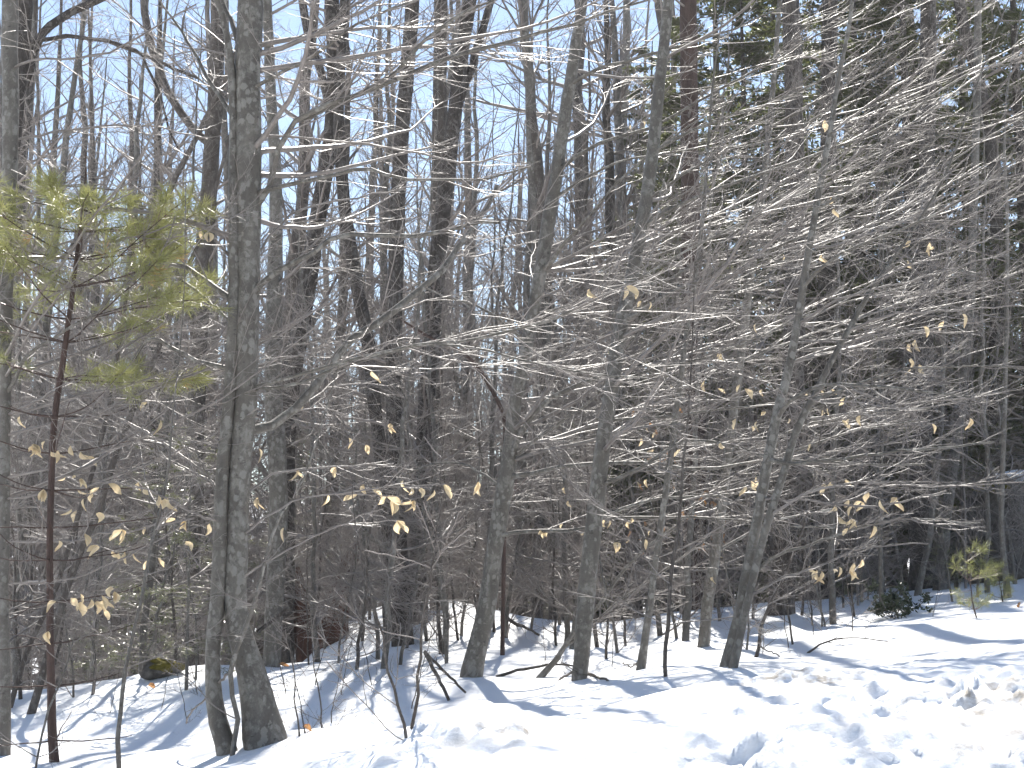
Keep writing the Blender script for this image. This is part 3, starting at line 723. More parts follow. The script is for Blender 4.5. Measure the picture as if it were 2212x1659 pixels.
traced_tree('beech_tree', 'grey beech with two merged feet just behind the bank-side pair', 'tree',
    [(1521, 1397, 23), (1527, 1340, 22), (1535, 1280, 22), (1547, 1200, 21), (1560, 1110, 21), (1572, 1010, 20), (1586, 900, 19), (1600, 790, 18), (1615, 660, 17), (1632, 520, 16), (1650, 380, 14), (1668, 200, 12), (1685, 0, 10)],
    limbs=[(lim((1515, 1380, 15), (1522, 1310, 16), (1540, 1220, 16), (1556, 1120, 14)), 0.0),
           lim((1600, 800, 7), (1700, 740, 6), (1850, 690, 5), (2040, 620, 4)), lim((1620, 620, 7), (1740, 540, 6), (1900, 480, 5), (2100, 370, 3)), lim((1640, 460, 7), (1760, 380, 6), (1930, 290, 5), (2120, 160, 3)), lim((1660, 290, 6), (1800, 200, 5), (1960, 90, 3)),
           lim((1575, 1000, 7), (1680, 940, 6), (1820, 900, 5), (2010, 880, 4)), lim((1550, 1180, 6), (1660, 1130, 5), (1800, 1100, 4))],
    nl=14, ll=(1.2, 3.0), lr=(0.25, 0.95), az=(0.05, 0.7), el=(0.0, 0.45), key='T13', sides=12, ext=3, n2=13, n3=8)
traced_tree('beech_sapling', 'straight slim brown-grey sapling left of the merged-feet beech', 'tree',
    [(1384, 1446, 17), (1392, 1390, 15), (1400, 1330, 15), (1412, 1240, 14), (1428, 1130, 14), (1446, 1000, 13), (1462, 880, 12), (1480, 740, 11), (1500, 600, 9), (1520, 440, 8)], limbs=[lim((1384, 1442, 4), (1365, 1440, 3), (1345, 1432, 3))],
    nl=10, ll=(1, 2.2), az=(0.1, 0.9), ext=2, sides=10, key='T14')
traced_tree('beech_sapling', 'thin crooked dark sapling next to the straight slim one', 'tree',
    [(1440, 1462, 9), (1438, 1410, 9), (1446, 1360, 9), (1448, 1300, 8), (1455, 1220, 8), (1470, 1120, 7), (1478, 1000, 6), (1490, 880, 5)], mat='brown', nl=8, ll=(0.7, 1.6), ext=1.2, sides=8, flare=0)
traced_tree('beech_sapling', 'wiry curved sapling with a kinked foot right of the bank-side beeches', 'tree',
    [(1634, 1420, 9), (1640, 1400, 8), (1636, 1380, 7), (1652, 1335, 7), (1670, 1290, 6), (1692, 1250, 6), (1715, 1190, 5), (1740, 1120, 5), (1755, 1040, 4)], limbs=[lim((1640, 1400, 4), (1660, 1405, 3), (1685, 1416, 3))], mat='brown', nl=7, ll=(0.5, 1.3), ext=0.8, sides=8, flare=0)
# big dark trunks behind on the right
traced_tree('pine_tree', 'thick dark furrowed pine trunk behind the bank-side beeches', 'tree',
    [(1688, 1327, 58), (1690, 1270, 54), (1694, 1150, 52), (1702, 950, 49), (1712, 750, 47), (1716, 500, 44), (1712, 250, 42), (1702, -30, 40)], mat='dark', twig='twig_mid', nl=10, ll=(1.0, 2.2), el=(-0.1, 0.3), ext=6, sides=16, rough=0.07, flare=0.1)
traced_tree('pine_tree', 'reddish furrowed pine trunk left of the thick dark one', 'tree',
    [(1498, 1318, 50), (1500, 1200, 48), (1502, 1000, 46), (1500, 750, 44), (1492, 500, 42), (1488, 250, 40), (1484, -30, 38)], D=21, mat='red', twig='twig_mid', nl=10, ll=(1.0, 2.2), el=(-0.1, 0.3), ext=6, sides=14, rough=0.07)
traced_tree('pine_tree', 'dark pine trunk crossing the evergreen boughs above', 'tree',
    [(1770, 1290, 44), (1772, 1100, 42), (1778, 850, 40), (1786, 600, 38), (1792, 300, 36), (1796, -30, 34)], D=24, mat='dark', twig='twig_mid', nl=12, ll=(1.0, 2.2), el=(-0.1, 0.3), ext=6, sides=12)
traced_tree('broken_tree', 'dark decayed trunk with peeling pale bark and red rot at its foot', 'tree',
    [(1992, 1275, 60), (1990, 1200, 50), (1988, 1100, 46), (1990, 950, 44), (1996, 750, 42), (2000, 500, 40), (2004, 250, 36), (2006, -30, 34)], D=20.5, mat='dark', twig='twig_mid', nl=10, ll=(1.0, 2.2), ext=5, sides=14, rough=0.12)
traced_tree('maple_tree', 'grey leaning trunk right of the decayed one', 'tree',
    [(2030, 1262, 26), (2038, 1180, 24), (2046, 1100, 23), (2060, 1000, 22), (2078, 880, 20), (2090, 740, 19), (2100, 550, 18), (2108, 300, 17), (2112, -20, 16)], D=19.8, mat='grey', twig='twig_mid', nl=10, ll=(1, 2.4), ext=4, sides=12)
traced_tree('maple_tree', 'thin pale stem bending in front of the decayed trunk', 'tree',
    [(1985, 1272, 14), (1996, 1220, 14), (2008, 1160, 13), (2014, 1100, 12), (2024, 1020, 11), (2034, 900, 10), (2040, 760, 9)], D=19, mat='grey', twig='twig_mid', nl=7, ll=(0.8, 2), ext=2.5, sides=10)
traced_tree('maple_tree', 'slim grey stem in the snow before the dark boulder', 'tree',
    [(2176, 1292, 15), (2172, 1240, 13), (2166, 1180, 12), (2164, 1100, 12), (2168, 1000, 11), (2172, 850, 10), (2176, 700, 9), (2178, 500, 8)], mat='grey', twig='twig_mid', nl=9, ll=(0.8, 2.0), ext=3, sides=10)
traced_tree('maple_tree', 'slim grey stem beside the glossy evergreen bush', 'tree',
    [(1905, 1322, 11), (1903, 1260, 11), (1900, 1180, 10), (1900, 1080, 9), (1904, 950, 8), (1906, 800, 7)], mat='grey', twig='twig_mid', nl=8, ll=(0.7, 1.8), ext=2.5, sides=8)
traced_tree('maple_tree', 'dark trunk at the end of the wood above the boulder', 'tree',
    [(2150, 1262, 34), (2148, 1050, 32), (2150, 800, 30), (2154, 500, 29), (2140, 300, 28), (2110, 150, 27), (2085, 60, 26), (2070, -30, 25)], D=23.5, mat='dark', twig='twig_mid', nl=10, ll=(1.0, 2.4), ext=5, sides=12)
# rotten leaning snag
traced_tree('rotten_snag', 'broken red-brown rotten trunk leaning right out of the snow', 'stump',
    [(714, 1380, 66), (722, 1340, 56), (735, 1290, 46), (748, 1245, 42), (758, 1210, 34), (768, 1185, 22), (776, 1172, 8)], mat='rot', nl=0, ext=0, sides=18, rough=0.22, flare=0.1)
traced_tree('rotten_snag', 'short dark rotten stub left of the leaning red-brown snag', 'stump',
    [(655, 1376, 40), (650, 1320, 34), (642, 1260, 26), (640, 1225, 10)], D=18.6, mat='rot', nl=0, ext=0, sides=16, rough=0.22, flare=0.1)

# ------------------------------------------------------------------ template trees of the wood behind
def wood_tree(name, H, r0, seed, mat, twig, nl, spread, el, n2, n3, lean=0.05, first=0.25, K3=4, crook=0.03, up=0.06, wig=0.10, tr=0.004):
    """a free-standing bare tree built at the origin; returns its root Empty"""
    rg = np.random.default_rng(seed)
    n = 26
    a = rg.uniform(0, 2 * np.pi)
    z = np.linspace(-0.4, H, n)
    d = np.cumsum(rg.normal(0, crook * H / n, (n, 2)), 0) + np.outer(np.maximum(z, 0), [math.cos(a) * lean, math.sin(a) * lean])
    C = np.column_stack([d[:, 0], d[:, 1], z])
    Rr = r0 * np.clip(1.0 - 0.9 * np.maximum(z, 0) / H, 0.06, 1)
    t = empty(name, (0, 0, 0))
    fin(t, [trunk_mesh(C, Rr, 9, rg, 0.07, 0.15)], 'trunk', M[mat], np.zeros(3))
    parts = []
    s = (first + (0.97 - first) * rg.uniform(0, 1, nl) ** 0.9) * (n - 1); k = np.minimum(s.astype(int), n - 2)
    az = rg.uniform(0, 2 * np.pi, nl); e = rg.uniform(el[0], el[1], nl)
    dr = np.stack([np.cos(az) * np.cos(e), np.sin(az) * np.cos(e), np.sin(e)], 1)
    L = H * spread * rg.uniform(0.5, 1.1, nl) * (1.25 - s / n)
    P1, R1 = grow(C[k], dr, L, np.minimum(Rr[k] * 0.5, 0.05) * rg.uniform(0.5, 1, nl), 9, wig, up, rg, 0.2)
    parts.append(tubes(P1, np.maximum(R1, tr), 5))
    P2, R2 = children(P1, R1, nl * n2, rg, ang=(0.6, 0.2), lenf=(0.3, 0.6), maxr=0.014, K=6, wig=0.14, up=up, flat=0.3, rmin=tr)
    parts.append(tubes(P2, R2, 3))
    if n3:
        P3, R3 = children(P2, R2, nl * n2 * n3, rg, ang=(0.6, 0.22), lenf=(0.3, 0.6), maxr=0.007, K=K3, wig=0.18, up=up, flat=0.3, rmin=tr * 0.8)
        parts.append(tubes(P3, R3, 3))
    o = fin(t, parts, 'crown', M[twig], np.zeros(3))
    return t
def place(tmpl, used, loc, rz, sc, label, cat, group):
    if tmpl.name in used:
        o = copy_tree(tmpl)
    else:
        o = tmpl; used.add(tmpl.name)
    o.location = loc; o.rotation_euler = (0, 0, rz); o.scale = sc if hasattr(sc, '__len__') else (sc,) * 3
    tag(o, label, cat, group)
    return o
used = set()
T_MAPLE = [wood_tree('maple_tree', 15, 0.15, 101 + i, ['grey', 'brown', 'grey', 'brown'][i], 'twig_far', 28, 0.22, (0.4, 1.1), 8, 5, 0.05, 0.15, crook=0.05, tr=0.0034) for i in range(4)]
T_OAK = [wood_tree('oak_tree', 16, 0.21, 201 + i, 'dark', 'twig_far', 28, 0.24, (0.3, 0.9), 8, 5, 0.04, 0.2, crook=0.05, tr=0.0034) for i in range(2)]
T_BEECH = [wood_tree('beech_tree', 11, 0.10, 301 + i, 'grey', 'twig_far', 32, 0.28, (0.05, 0.6), 8, 5, 0.06, 0.08, crook=0.06, tr=0.003) for i in range(3)]
T_SAP = [wood_tree('wood_sapling', 4.6, 0.026, 401 + i, 'grey' if i % 3 else 'brown', 'twig_mid', 18, 0.26, (0.1, 0.9), 6, 4, 0.13, 0.08, tr=0.0022, crook=0.11) for i in range(7)]
T_SHRUB = [wood_tree('bare_shrub', 1.0, 0.0055, 501 + i, 'brown', 'twig_mid', 8, 0.45, (0.2, 0.9), 4, 2, 0.25, 0.08, tr=0.0018, crook=0.16) for i in range(5)]

rg = np.random.default_rng(77)
# trees of the wood: individual, further and further back
MARKS = [(20, 'the upright grey edge trunk'), (140, 'the red-stemmed pine'), (300, 'the mossy rock'), (430, 'the brown forked trunk'), (530, 'the twin beech'), (640, 'the black crooked trunk'), (740, 'the red-brown snag'), (870, 'the dark straight trunk'), (960, 'the dividing dark trunk'), (1090, 'the leaning beech'), (1290, 'the straighter beech'), (1410, 'the straight slim sapling'), (1540, 'the merged-feet beech'), (1640, 'the bank-side beeches'), (1760, 'the thick dark pine'), (1900, 'the glossy evergreen bush'), (2010, 'the decayed trunk'), (2150, 'the dark boulder')]
def behind(px):
    return min(MARKS, key=lambda q: abs(q[0] - px))[1]
WOOD_LABEL = {'m': ('bare slender tree', 'bare trees in the wood'), 'o': ('dark thick-stemmed bare tree', 'dark trees in the wood'), 'b': ('small bare wide-boughed beech', 'small beeches in the wood')}
def wood_at(px, D, kind, sc=1.0):
    if px > 1480 and rg.uniform() < 0.6: return
    x = (px - PW / 2) / F * D
    if kind == 'o' and 450 < px < 1250: kind = 'm'
    if 560 < px < 1120 and D < 50 and kind != 'b' and rg.uniform() < 0.4: return
    tm = {'m': T_MAPLE, 'o': T_OAK, 'b': T_BEECH}[kind]
    t = tm[rg.integers(len(tm))]
    sc = sc * (1.0 if D < 30 else 1.2 if D < 36 else 1.42 if D < 50 else 1.7)
    if px > 1500: sc = min(sc, 1.3)
    z = float(gh(x, D))
    l, g_ = WOOD_LABEL[kind]; mk = behind(px)
    l = l + (' in the wood right behind ' if D < 34 else ' deeper in the wood behind ' if D < 50 else ' far back in the wood behind ') + mk; g_ = g_ + ' behind ' + mk
    s = sc * rg.uniform(0.8, 1.2)
    return place(t, used, (x, D, z), rg.uniform(0, 6.28), (s, s, s * rg.uniform(0.9, 1.15)), l, 'tree', g_)
for i in range(36):
    wood_at(-60 + 2330 * ((i * 0.618034) % 1.0), rg.uniform(24, 34), 'mmbmob'[i % 6])
for i in range(52):
    wood_at(-60 + 2330 * ((i * 0.618034 + 0.31) % 1.0), rg.uniform(34, 50), 'mmbo'[i % 4])
for i in range(46):
    wood_at(-60 + 2330 * ((i * 0.618034 + 0.57) % 1.0), rg.uniform(50, 75), 'mmo'[i % 3])
for i in range(9):
    wood_at(-40 + 1250 * ((i * 0.618034 + 0.2) % 1.0), rg.uniform(22, 31), 'b', 1.35)
# young beeches of the understorey with long fine boughs
T_YB = [wood_tree('young_beech', 6.2, 0.034, 350 + i, 'grey', 'twig', 30, 0.34, (-0.05, 0.45), 10, 6, 0.07, 0.10, K3=4, up=0.05, crook=0.09, tr=0.0022) for i in range(3)]
for i, (px, D) in enumerate([(60, 14.8), (215, 16.5), (330, 14.2), (690, 15.0), (825, 14.0), (960, 16.0), (1215, 17.5), (1470, 16.5), (1800, 16.5), (1050, 18.5), (-60, 12.5), (2120, 18)]):
    x = (px - PW / 2) / F * D; s_ = rg.uniform(0.85, 1.2)
    place(T_YB[i % 3], used, (x, D, float(gh(x, D))), rg.uniform(0, 6.28), s_, 'young bare beech with long fine boughs standing near ' + behind(px), 'tree', 'young beeches near ' + behind(px))
# saplings one can pick out on the snow: foot pixel, stem width there
SAPS = [(776, 1446, 8), (800, 1424, 9), (868, 1436, 8), (956, 1412, 9), (975, 1432, 8), (1000, 1374, 7), (988, 1382, 6), (1062, 1366, 7), (1110, 1378, 9), (1150, 1362, 6), (1307, 1424, 6), (1334, 1412, 7), (1420, 1374, 12), (1285, 1398, 9), (1345, 1396, 6), (740, 1432, 5), (700, 1404, 6), (668, 1436, 4),
        (1603, 1402, 5), (1614, 1404, 4), (1712, 1392, 5), (1752, 1352, 4), (1773, 1354, 4), (1781, 1354, 4), (1846, 1332, 5), (830, 1382, 9), (920, 1386, 8), (1040, 1378, 5), (1195, 1395, 6), (1240, 1392, 6), (1462, 1380, 7), (1480, 1350, 8), (1560, 1342, 7), (1625, 1336, 6), (1735, 1330, 6), (1820, 1312, 5), (1870, 1300, 6), (2060, 1300, 5), (2110, 1290, 5), (2200, 1262, 9), (640, 1392, 8), (675, 1388, 7), (790, 1384, 7), (890, 1400, 6), (310, 1462, 8), (380, 1452, 7), (430, 1470, 5), (200, 1500, 7), (105, 1500, 7), (40, 1512, 8), (150, 1510, 5)]
for i, (px, py, wd) in enumerate(SAPS):
    D = hit(px, py)
    if D is None: continue
    q = PX(px, py, D)
    s = wd / F * D / 2 / 0.026
    sz = np.clip(s, 0.35, 1.3) * rg.uniform(0.85, 1.15)
    place(T_SAP[i % len(T_SAP)], used, (q[0], q[1], float(gh(q[0], q[1]))), rg.uniform(0, 6.28), (np.clip(s, .35, 1.6), np.clip(s, .35, 1.6), sz), 'thin bare sapling poking up through the snow near ' + behind(px), 'sapling', 'thin saplings in the snow near ' + behind(px))
# saplings beyond the crest
for i in range(110):
    D = rg.uniform(19, 33); px = -60 + 2330 * ((i * 0.618034 + 0.13) % 1.0)
    x = (px - PW / 2) / F * D
    s = rg.uniform(0.8, 1.5)
    place(T_SAP[rg.integers(len(T_SAP))], used, (x, D, float(gh(x, D))), rg.uniform(0, 6.28), (s, s, s * rg.uniform(0.8, 1.3)), 'slim bare sapling in the thicket behind ' + behind(px), 'sapling', 'slim thicket saplings behind ' + behind(px))
# bare shrubs in the near snow
SHR = [(640, 1592, 1.0), (656, 1584, 0.7), (700, 1572, 1.0), (712, 1563, 0.8), (836, 1602, 1.15), (885, 1574, 1.1), (402, 1562, 0.55), (430, 1500, 0.7), (240, 1540, 0.5), (905, 1530, 0.9), (1700, 1400, 0.7), (1650, 1412, .5), (1845, 1364, 0.8), (1760, 1372, .7), (2020, 1330, .6), (1320, 1440, 0.6), (1180, 1440, .6), (620, 1500, .8), (680, 1480, .8), (740, 1500, .7), (350, 1530, .5), (800, 1480, .8)]
for i, (px, py, s) in enumerate(SHR):
    D = hit(px, py); q = PX(px, py, D)
    place(T_SHRUB[i % len(T_SHRUB)], used, (q[0], q[1], float(gh(q[0], q[1]))), rg.uniform(0, 6.28), s * rg.uniform(0.9, 1.2), 'knee-high bare twiggy shrub growing out of the snow near ' + behind(px), 'shrub', 'twiggy shrubs in the snow near ' + behind(px))

# the far wood and the tangle of underbrush: nobody could count them
def stuff_copies(srcs, n, D0, D1, label, name, mat, sc=(0.8, 1.2), pxr=(-500, 2760), seed=5):
    rg2 = np.random.default_rng(seed)
    VV, QQ, o = [], [], 0
    for i in range(n):
        V, Q = srcs[i % len(srcs)]
        D = math.sqrt(rg2.uniform(D0 * D0, D1 * D1)); px = rg2.uniform(*pxr); x = (px - PW / 2) / F * D
        a = rg2.uniform(0, 6.28); s = rg2.uniform(*sc); c_, s_ = math.cos(a) * s, math.sin(a) * s
        W = np.column_stack([V[:, 0] * c_ - V[:, 1] * s_ + x, V[:, 0] * s_ + V[:, 1] * c_ + D, V[:, 2] * s + float(gh(x, D))])
        VV.append(W); QQ.append(Q + o); o += len(V)
    ob = link(name, mesh_from(name, np.concatenate(VV), np.concatenate(QQ)), mat)
    ob['kind'] = 'stuff'; ob['label'] = label
    return ob
def light_tree(seed, H, r0, nl, n2, spread, el, tr, first=0.2, n3=0):
    rg2 = np.random.default_rng(seed)
    n = 7
    z = np.linspace(-0.3, H, n)
    d = np.cumsum(rg2.normal(0, 0.03 * H / n, (n, 2)), 0)
    C = np.column_stack([d, z]); Rr = r0 * np.clip(1 - 0.9 * z / H, 0.08, 1)
    parts = [tubes(C[None], Rr[None], 5)]
    s = rg2.uniform(first, 0.97, nl) * (n - 1); k = np.minimum(s.astype(int), n - 2); f = (s - k)[:, None]
    az = rg2.uniform(0, 6.28, nl); e = rg2.uniform(*el, nl)
    dr = np.stack([np.cos(az) * np.cos(e), np.sin(az) * np.cos(e), np.sin(e)], 1)
    P1, R1 = grow(C[k] * (1 - f) + C[k + 1] * f, dr, H * spread * rg2.uniform(.5, 1.1, nl) * (1.2 - s / n), np.maximum(Rr[k] * .4, tr), 5, .12, .06, rg2, .3)
    parts.append(tubes(P1, np.maximum(R1, tr), 3))
    P2, R2 = children(P1, R1, nl * n2, rg2, ang=(.6, .2), lenf=(.35, .65), maxr=tr * 1.3, K=3, wig=.15, up=.05, flat=.2, rmin=tr)
    parts.append(tubes(P2, R2, 3))
    if n3:
        P3, R3 = children(P2, R2, nl * n2 * n3, rg2, ang=(.6, .2), lenf=(.35, .65), maxr=tr, K=3, wig=.15, up=.05, flat=.2, rmin=tr * .8)
        parts.append(tubes(P3, R3, 3))
    return merge(parts)
FT = [light_tree(900 + i, 24, 0.16, 22, 11, 0.2, (0.4, 1.1), 0.013) for i in range(4)]
stuff_copies(FT, 150, 66, 125, 'grey mass of bare far trees closing the wood', 'far_wood', M['twig_far'])
T_BUSH = []
for i in range(5):
    o = empty('bare_bush', (0, 0, 0)); V, Q = light_tree(950 + i, 3.4, 0.017, 16, 7, 0.28, (-0.1, 1.0), 0.003, 0.04, 3)
    link('twigs', mesh_from('twigs', V, Q), M['twig_mid'], o)['kind'] = 'stuff'
    T_BUSH.append(o)
for i in range(150):
    D = 19 + 34 * rg.uniform(0, 1) ** 1.2; px = -60 + 2330 * ((i * 0.618034 + 0.71) % 1.0)
    x = (px - PW / 2) / F * D; s = rg.uniform(0.7, 1.4)
    place(T_BUSH[i % 5], used, (x, D, float(gh(x, D))), rg.uniform(0, 6.28), s, 'tangled bare bush of the underbrush behind ' + behind(px), 'bush', 'underbrush bushes behind ' + behind(px))

# ------------------------------------------------------------------ evergreens
def leaf_quads(root, d, side, L, Wd):
    """flat pointed blades: root (n,3), direction, side vector, length, width -> verts, quads"""
    p1 = root + d * L[:, None] * 0.45 + side * Wd[:, None] * 0.5
    p2 = root + d * L[:, None]
    p3 = root + d * L[:, None] * 0.45 - side * Wd[:, None] * 0.5
    V = np.stack([root, p1, p2, p3], 1).reshape(-1, 3)
    n = len(root)
    return V, np.arange(n * 4).reshape(n, 4)
def hemlock(name, H, r0, seed, needle, mat='dark', nl=60, n2=8, per=9, nw=(0.05, 0.012), first=0.1, spread=0.2, barkt='twig_mid', droop=-0.05):
    rg2 = np.random.default_rng(seed)
    n = 16
    z = np.linspace(-0.3, H, n)
    C = np.column_stack([np.cumsum(rg2.normal(0, .012 * H / n, (n, 2)), 0), z]); Rr = r0 * np.clip(1 - .93 * np.maximum(z, 0) / H, .05, 1)
    t = empty(name, (0, 0, 0))
    fin(t, [trunk_mesh(C, Rr, 10, rg2, .08, .1)], 'trunk', M[mat], np.zeros(3))
    s = (first + (0.98 - first) * rg2.uniform(0, 1, nl)) * (n - 1); k = np.minimum(s.astype(int), n - 2); f = (s - k)[:, None]
    az = rg2.uniform(0, 6.28, nl); e = rg2.uniform(-0.1, 0.35, nl)
    dr = np.stack([np.cos(az) * np.cos(e), np.sin(az) * np.cos(e), np.sin(e)], 1)
    P1, R1 = grow(C[k] * (1 - f) + C[k + 1] * f, dr, H * spread * rg2.uniform(.6, 1.1, nl) * (1.08 - s / n), np.maximum(Rr[k] * .22, .003), 7, .07, droop, rg2, .25)
    P2, R2 = children(P1, R1, nl * n2, rg2, ang=(.85, .2), lenf=(.25, .45), maxr=.004, K=5, wig=.1, up=droop * .6, flat=1.5, rmin=.0015)
    parts = [tubes(P1, np.maximum(R1, .002), 4), tubes(P2, R2, 3)]
    fin(t, parts, 'boughs', M[barkt], np.zeros(3), True)
    # sprays of needles along the twigs
    PP = np.concatenate([P2, P1[:, 2:]], 0) if P1.shape[1] - 2 == P2.shape[1] else P2
    m = len(PP) * per
    i = rg2.integers(0, len(PP), m); tt = rg2.uniform(.05, 1, m) * (PP.shape[1] - 1); k = np.minimum(tt.astype(int), PP.shape[1] - 2); f = (tt - k)[:, None]
    root = PP[i, k] * (1 - f) + PP[i, k + 1] * f; tan = nrm(PP[i, k + 1] - PP[i, k])
    up_ = nrm(np.array([0, 0, 1.0]) + rg2.normal(0, .35, (m, 3)))
    sd_ = nrm(np.cross(tan, up_)) * rg2.choice([-1, 1], m)[:, None]
    d = nrm(tan * rg2.uniform(.3, 1, m)[:, None] + sd_ * rg2.uniform(.4, 1.2, m)[:, None] + rg2.normal(0, .15, (m, 3)))
    side = nrm(np.cross(d, up_))
    L = rg2.uniform(.6, 1.3, m) * nw[0]
    V, Q = leaf_quads(root, d, side, L, L * nw[1] / nw[0])
    link('foliage', mesh_from('foliage', V, Q, False), M[needle], t)['kind'] = 'stuff'
    return t
T_HEM = [hemlock('hemlock_tree', 13, 0.16, 601 + i, 'hemlock', nl=120, n2=10, per=30, nw=(0.12, 0.036), first=0.04, spread=0.23) for i in range(2)]
HEM = [(1490, 25.5, 0.85), (1620, 28, 1.0), (1745, 24.5, 0.95), (1870, 27, 1.1), (1990, 24.5, 1.0), (2110, 27, 1.1), (2240, 24, 1.0), (1560, 31, 1.25), (1690, 33, 1.3), (1810, 31, 1.3), (1935, 33, 1.35), (2050, 30.5, 1.3), (2180, 32, 1.35), (1420, 34, 1.1), (2360, 27, 1.2), (2470, 30, 1.3), (650, 36, 0.75), (780, 30, 0.5)]
HL = ['dark hemlock with drooping boughs filling the wood above the plough bank', 'lone dark hemlock among bare trunks behind the twin beech']
for i, (px, D, s) in enumerate(HEM):
    x = (px - PW / 2) / F * D
    lone = px < 1000
    place(T_HEM[i % 2], used, (x, D, float(gh(x, D))), rg.uniform(0, 6.28), s, HL[1] if lone else 'dark drooping hemlock, %s hemlock behind %s' % ('nearest' if D < 26 else 'middle' if D < 29 else 'hindmost', behind(px) if px < 2300 else 'the far side of the boulder'), 'hemlock', 'hemlocks behind the twin beech' if lone else 'hemlocks above the bank')
T_YH = hemlock('young_hemlock', 3.2, 0.022, 620, 'hemlock_pale', mat='grey', nl=34, n2=8, per=16, nw=(0.045, 0.011), first=0.08, spread=0.34)
YH = [(415, None, 1490, 0.75, 'pale young hemlock leaning over the mossy rock'), (345, 15.5, 0, 0.95, 'pale young hemlock shining in the dip behind the mossy rock'), (330, 19, 0, 1.3, 'pale young hemlock shining in the thicket left of the twin beech'), (640, 23, 0, 1.3, 'pale young hemlock among the dark trunks right of the twin beech'), (470, 21, 0, 1.35, 'pale young hemlock right behind the twin beech'), (250, 22, 0, 1.2, 'pale young hemlock behind the slanting dark stem'),
      (1240, 25, 0, 1.1, 'pale young hemlock behind the straighter beech'), (1440, 24, 0, 1.2, 'pale young hemlock behind the straight slim sapling'), (1850, 21, 0, 0.4, 'small pale hemlock at the end of the crest beside the thick pine'), (2020, 19.5, 0, 0.35, 'small hemlock at the foot of the decayed trunk'), (900, 27, 0, 1.2, 'pale young hemlock deep among the dark straight trunks')]
for px, D, py, s, lab in YH:
    if D is None: D = hit(px, py)
    x = (px - PW / 2) / F * D
    place(T_YH, used, (x, D, float(gh(x, D))), rg.uniform(0, 6.28), s, lab, 'hemlock', None)

def pine_needles(tips, dirs, n, L, Wd, rg2, spread=0.9):
    m = len(tips) * n
    root = np.repeat(tips, n, 0) - np.repeat(dirs, n, 0) * rg2.uniform(0, .07, (m, 1))
    d = nrm(np.repeat(dirs, n, 0) * rg2.uniform(.2, 1.1, (m, 1)) + rg2.normal(0, spread * .6, (m, 3)))
    side = nrm(np.cross(d, rg2.normal(0, 1, (m, 3))))
    LL = L * rg2.uniform(.7, 1.15, m)
    return leaf_quads(root, d, side, LL, np.full(m, Wd))
# young white pine with red-brown stem
def young_pine():
    rg2 = np.random.default_rng(700)
    pts = [(119, 1664, 22), (114, 1560, 19), (112, 1450, 17), (112, 1300, 15), (113, 1150, 14), (116, 1000, 14), (124, 880, 14), (137, 790, 13), (150, 700, 12), (165, 600, 10), (178, 500, 8), (186, 430, 5)]
    D = 9.3
    t = traced_tree('pine_sapling', 'young pine with red-brown stem and yellow-green needle tufts', 'pine tree', pts, D=D, mat='red', twig='twig_red', nl=0, n2=0, ext=0.3, sides=12, flare=0.05)
    org = np.array(t.location)
    root, dr, L, nt_ = [], [], [], []
    C = np.array([PX(p[0], p[1], D) for p in pts])
    for (py, n, ln, ndl) in [(1600, 3, .5, 0), (1480, 3, .6, 0), (1390, 4, .7, 0), (1300, 4, .9, 0), (1210, 4, .9, 0), (1140, 4, 1.0, 0), (1060, 4, 1.0, 0), (980, 4, 1.0, 0), (900, 4, .9, 0), (820, 5, .9, 1), (740, 5, 1.0, 1), (690, 5, 1.05, 1), (620, 6, .95, 1), (560, 6, .85, 1), (500, 6, .6, 1), (455, 5, .4, 1)]:
        x = np.interp(-py, [-p[1] for p in pts], [p[0] for p in pts])
        a0 = rg2.uniform(0, 6.28)
        for i in range(n):
            a = a0 + i * 6.28 / n + rg2.normal(0, .2)
            root.append(PX(x, py, D)); e = rg2.uniform(-.1, .15) if not ndl else rg2.uniform(.0, .3)
            dr.append([math.cos(a) * math.cos(e), math.sin(a) * math.cos(e), math.sin(e)]); L.append(ln * rg2.uniform(.75, 1.15)); nt_.append(ndl)
    root = np.array(root); dr = np.array(dr); L = np.array(L); nt_ = np.array(nt_)
    P1, R1 = grow(root, dr, L, np.full(len(L), .0055), 9, .06, .03, rg2, .4)
    for q in range(len(P1)):
        fin(t, [tubes(P1[q:q + 1], R1[q:q + 1], 5)], 'limb', M['red'], org)
    G = nt_ == 1
    P2, R2 = children(P1[G], R1[G], int(G.sum() * 9), rg2, ang=(.7, .25), lenf=(.25, .5), maxr=.003, K=5, wig=.08, up=.04, flat=1.0, tmin=.3)
    fin(t, [tubes(P2, R2, 4)], 'twigs', M['twig_red'], org, True)
    tips = np.concatenate([P1[G][:, -1], P1[G][:, -2], P2[:, -1], P2[:, -2]]); dirs = nrm(np.concatenate([P1[G][:, -1] - P1[G][:, -2]] * 2 + [P2[:, -1] - P2[:, -2]] * 2))
    V, Q = pine_needles(tips, dirs, 40, .105, .0028, rg2)
    link('needles', mesh_from('needles', V - org, Q, False), M['needle'], t)['kind'] = 'stuff'
    # dead orange fascicles caught in the tufts
    k = rg2.choice(len(tips), 10, replace=False)
    V, Q = pine_needles(tips[k], dirs[k], 14, .08, .004, rg2, .6)
    link('dead_needles', mesh_from('dead_needles', V - org, Q, False), M['leaf_orange'], t)['kind'] = 'stuff'
    return t
young_pine()
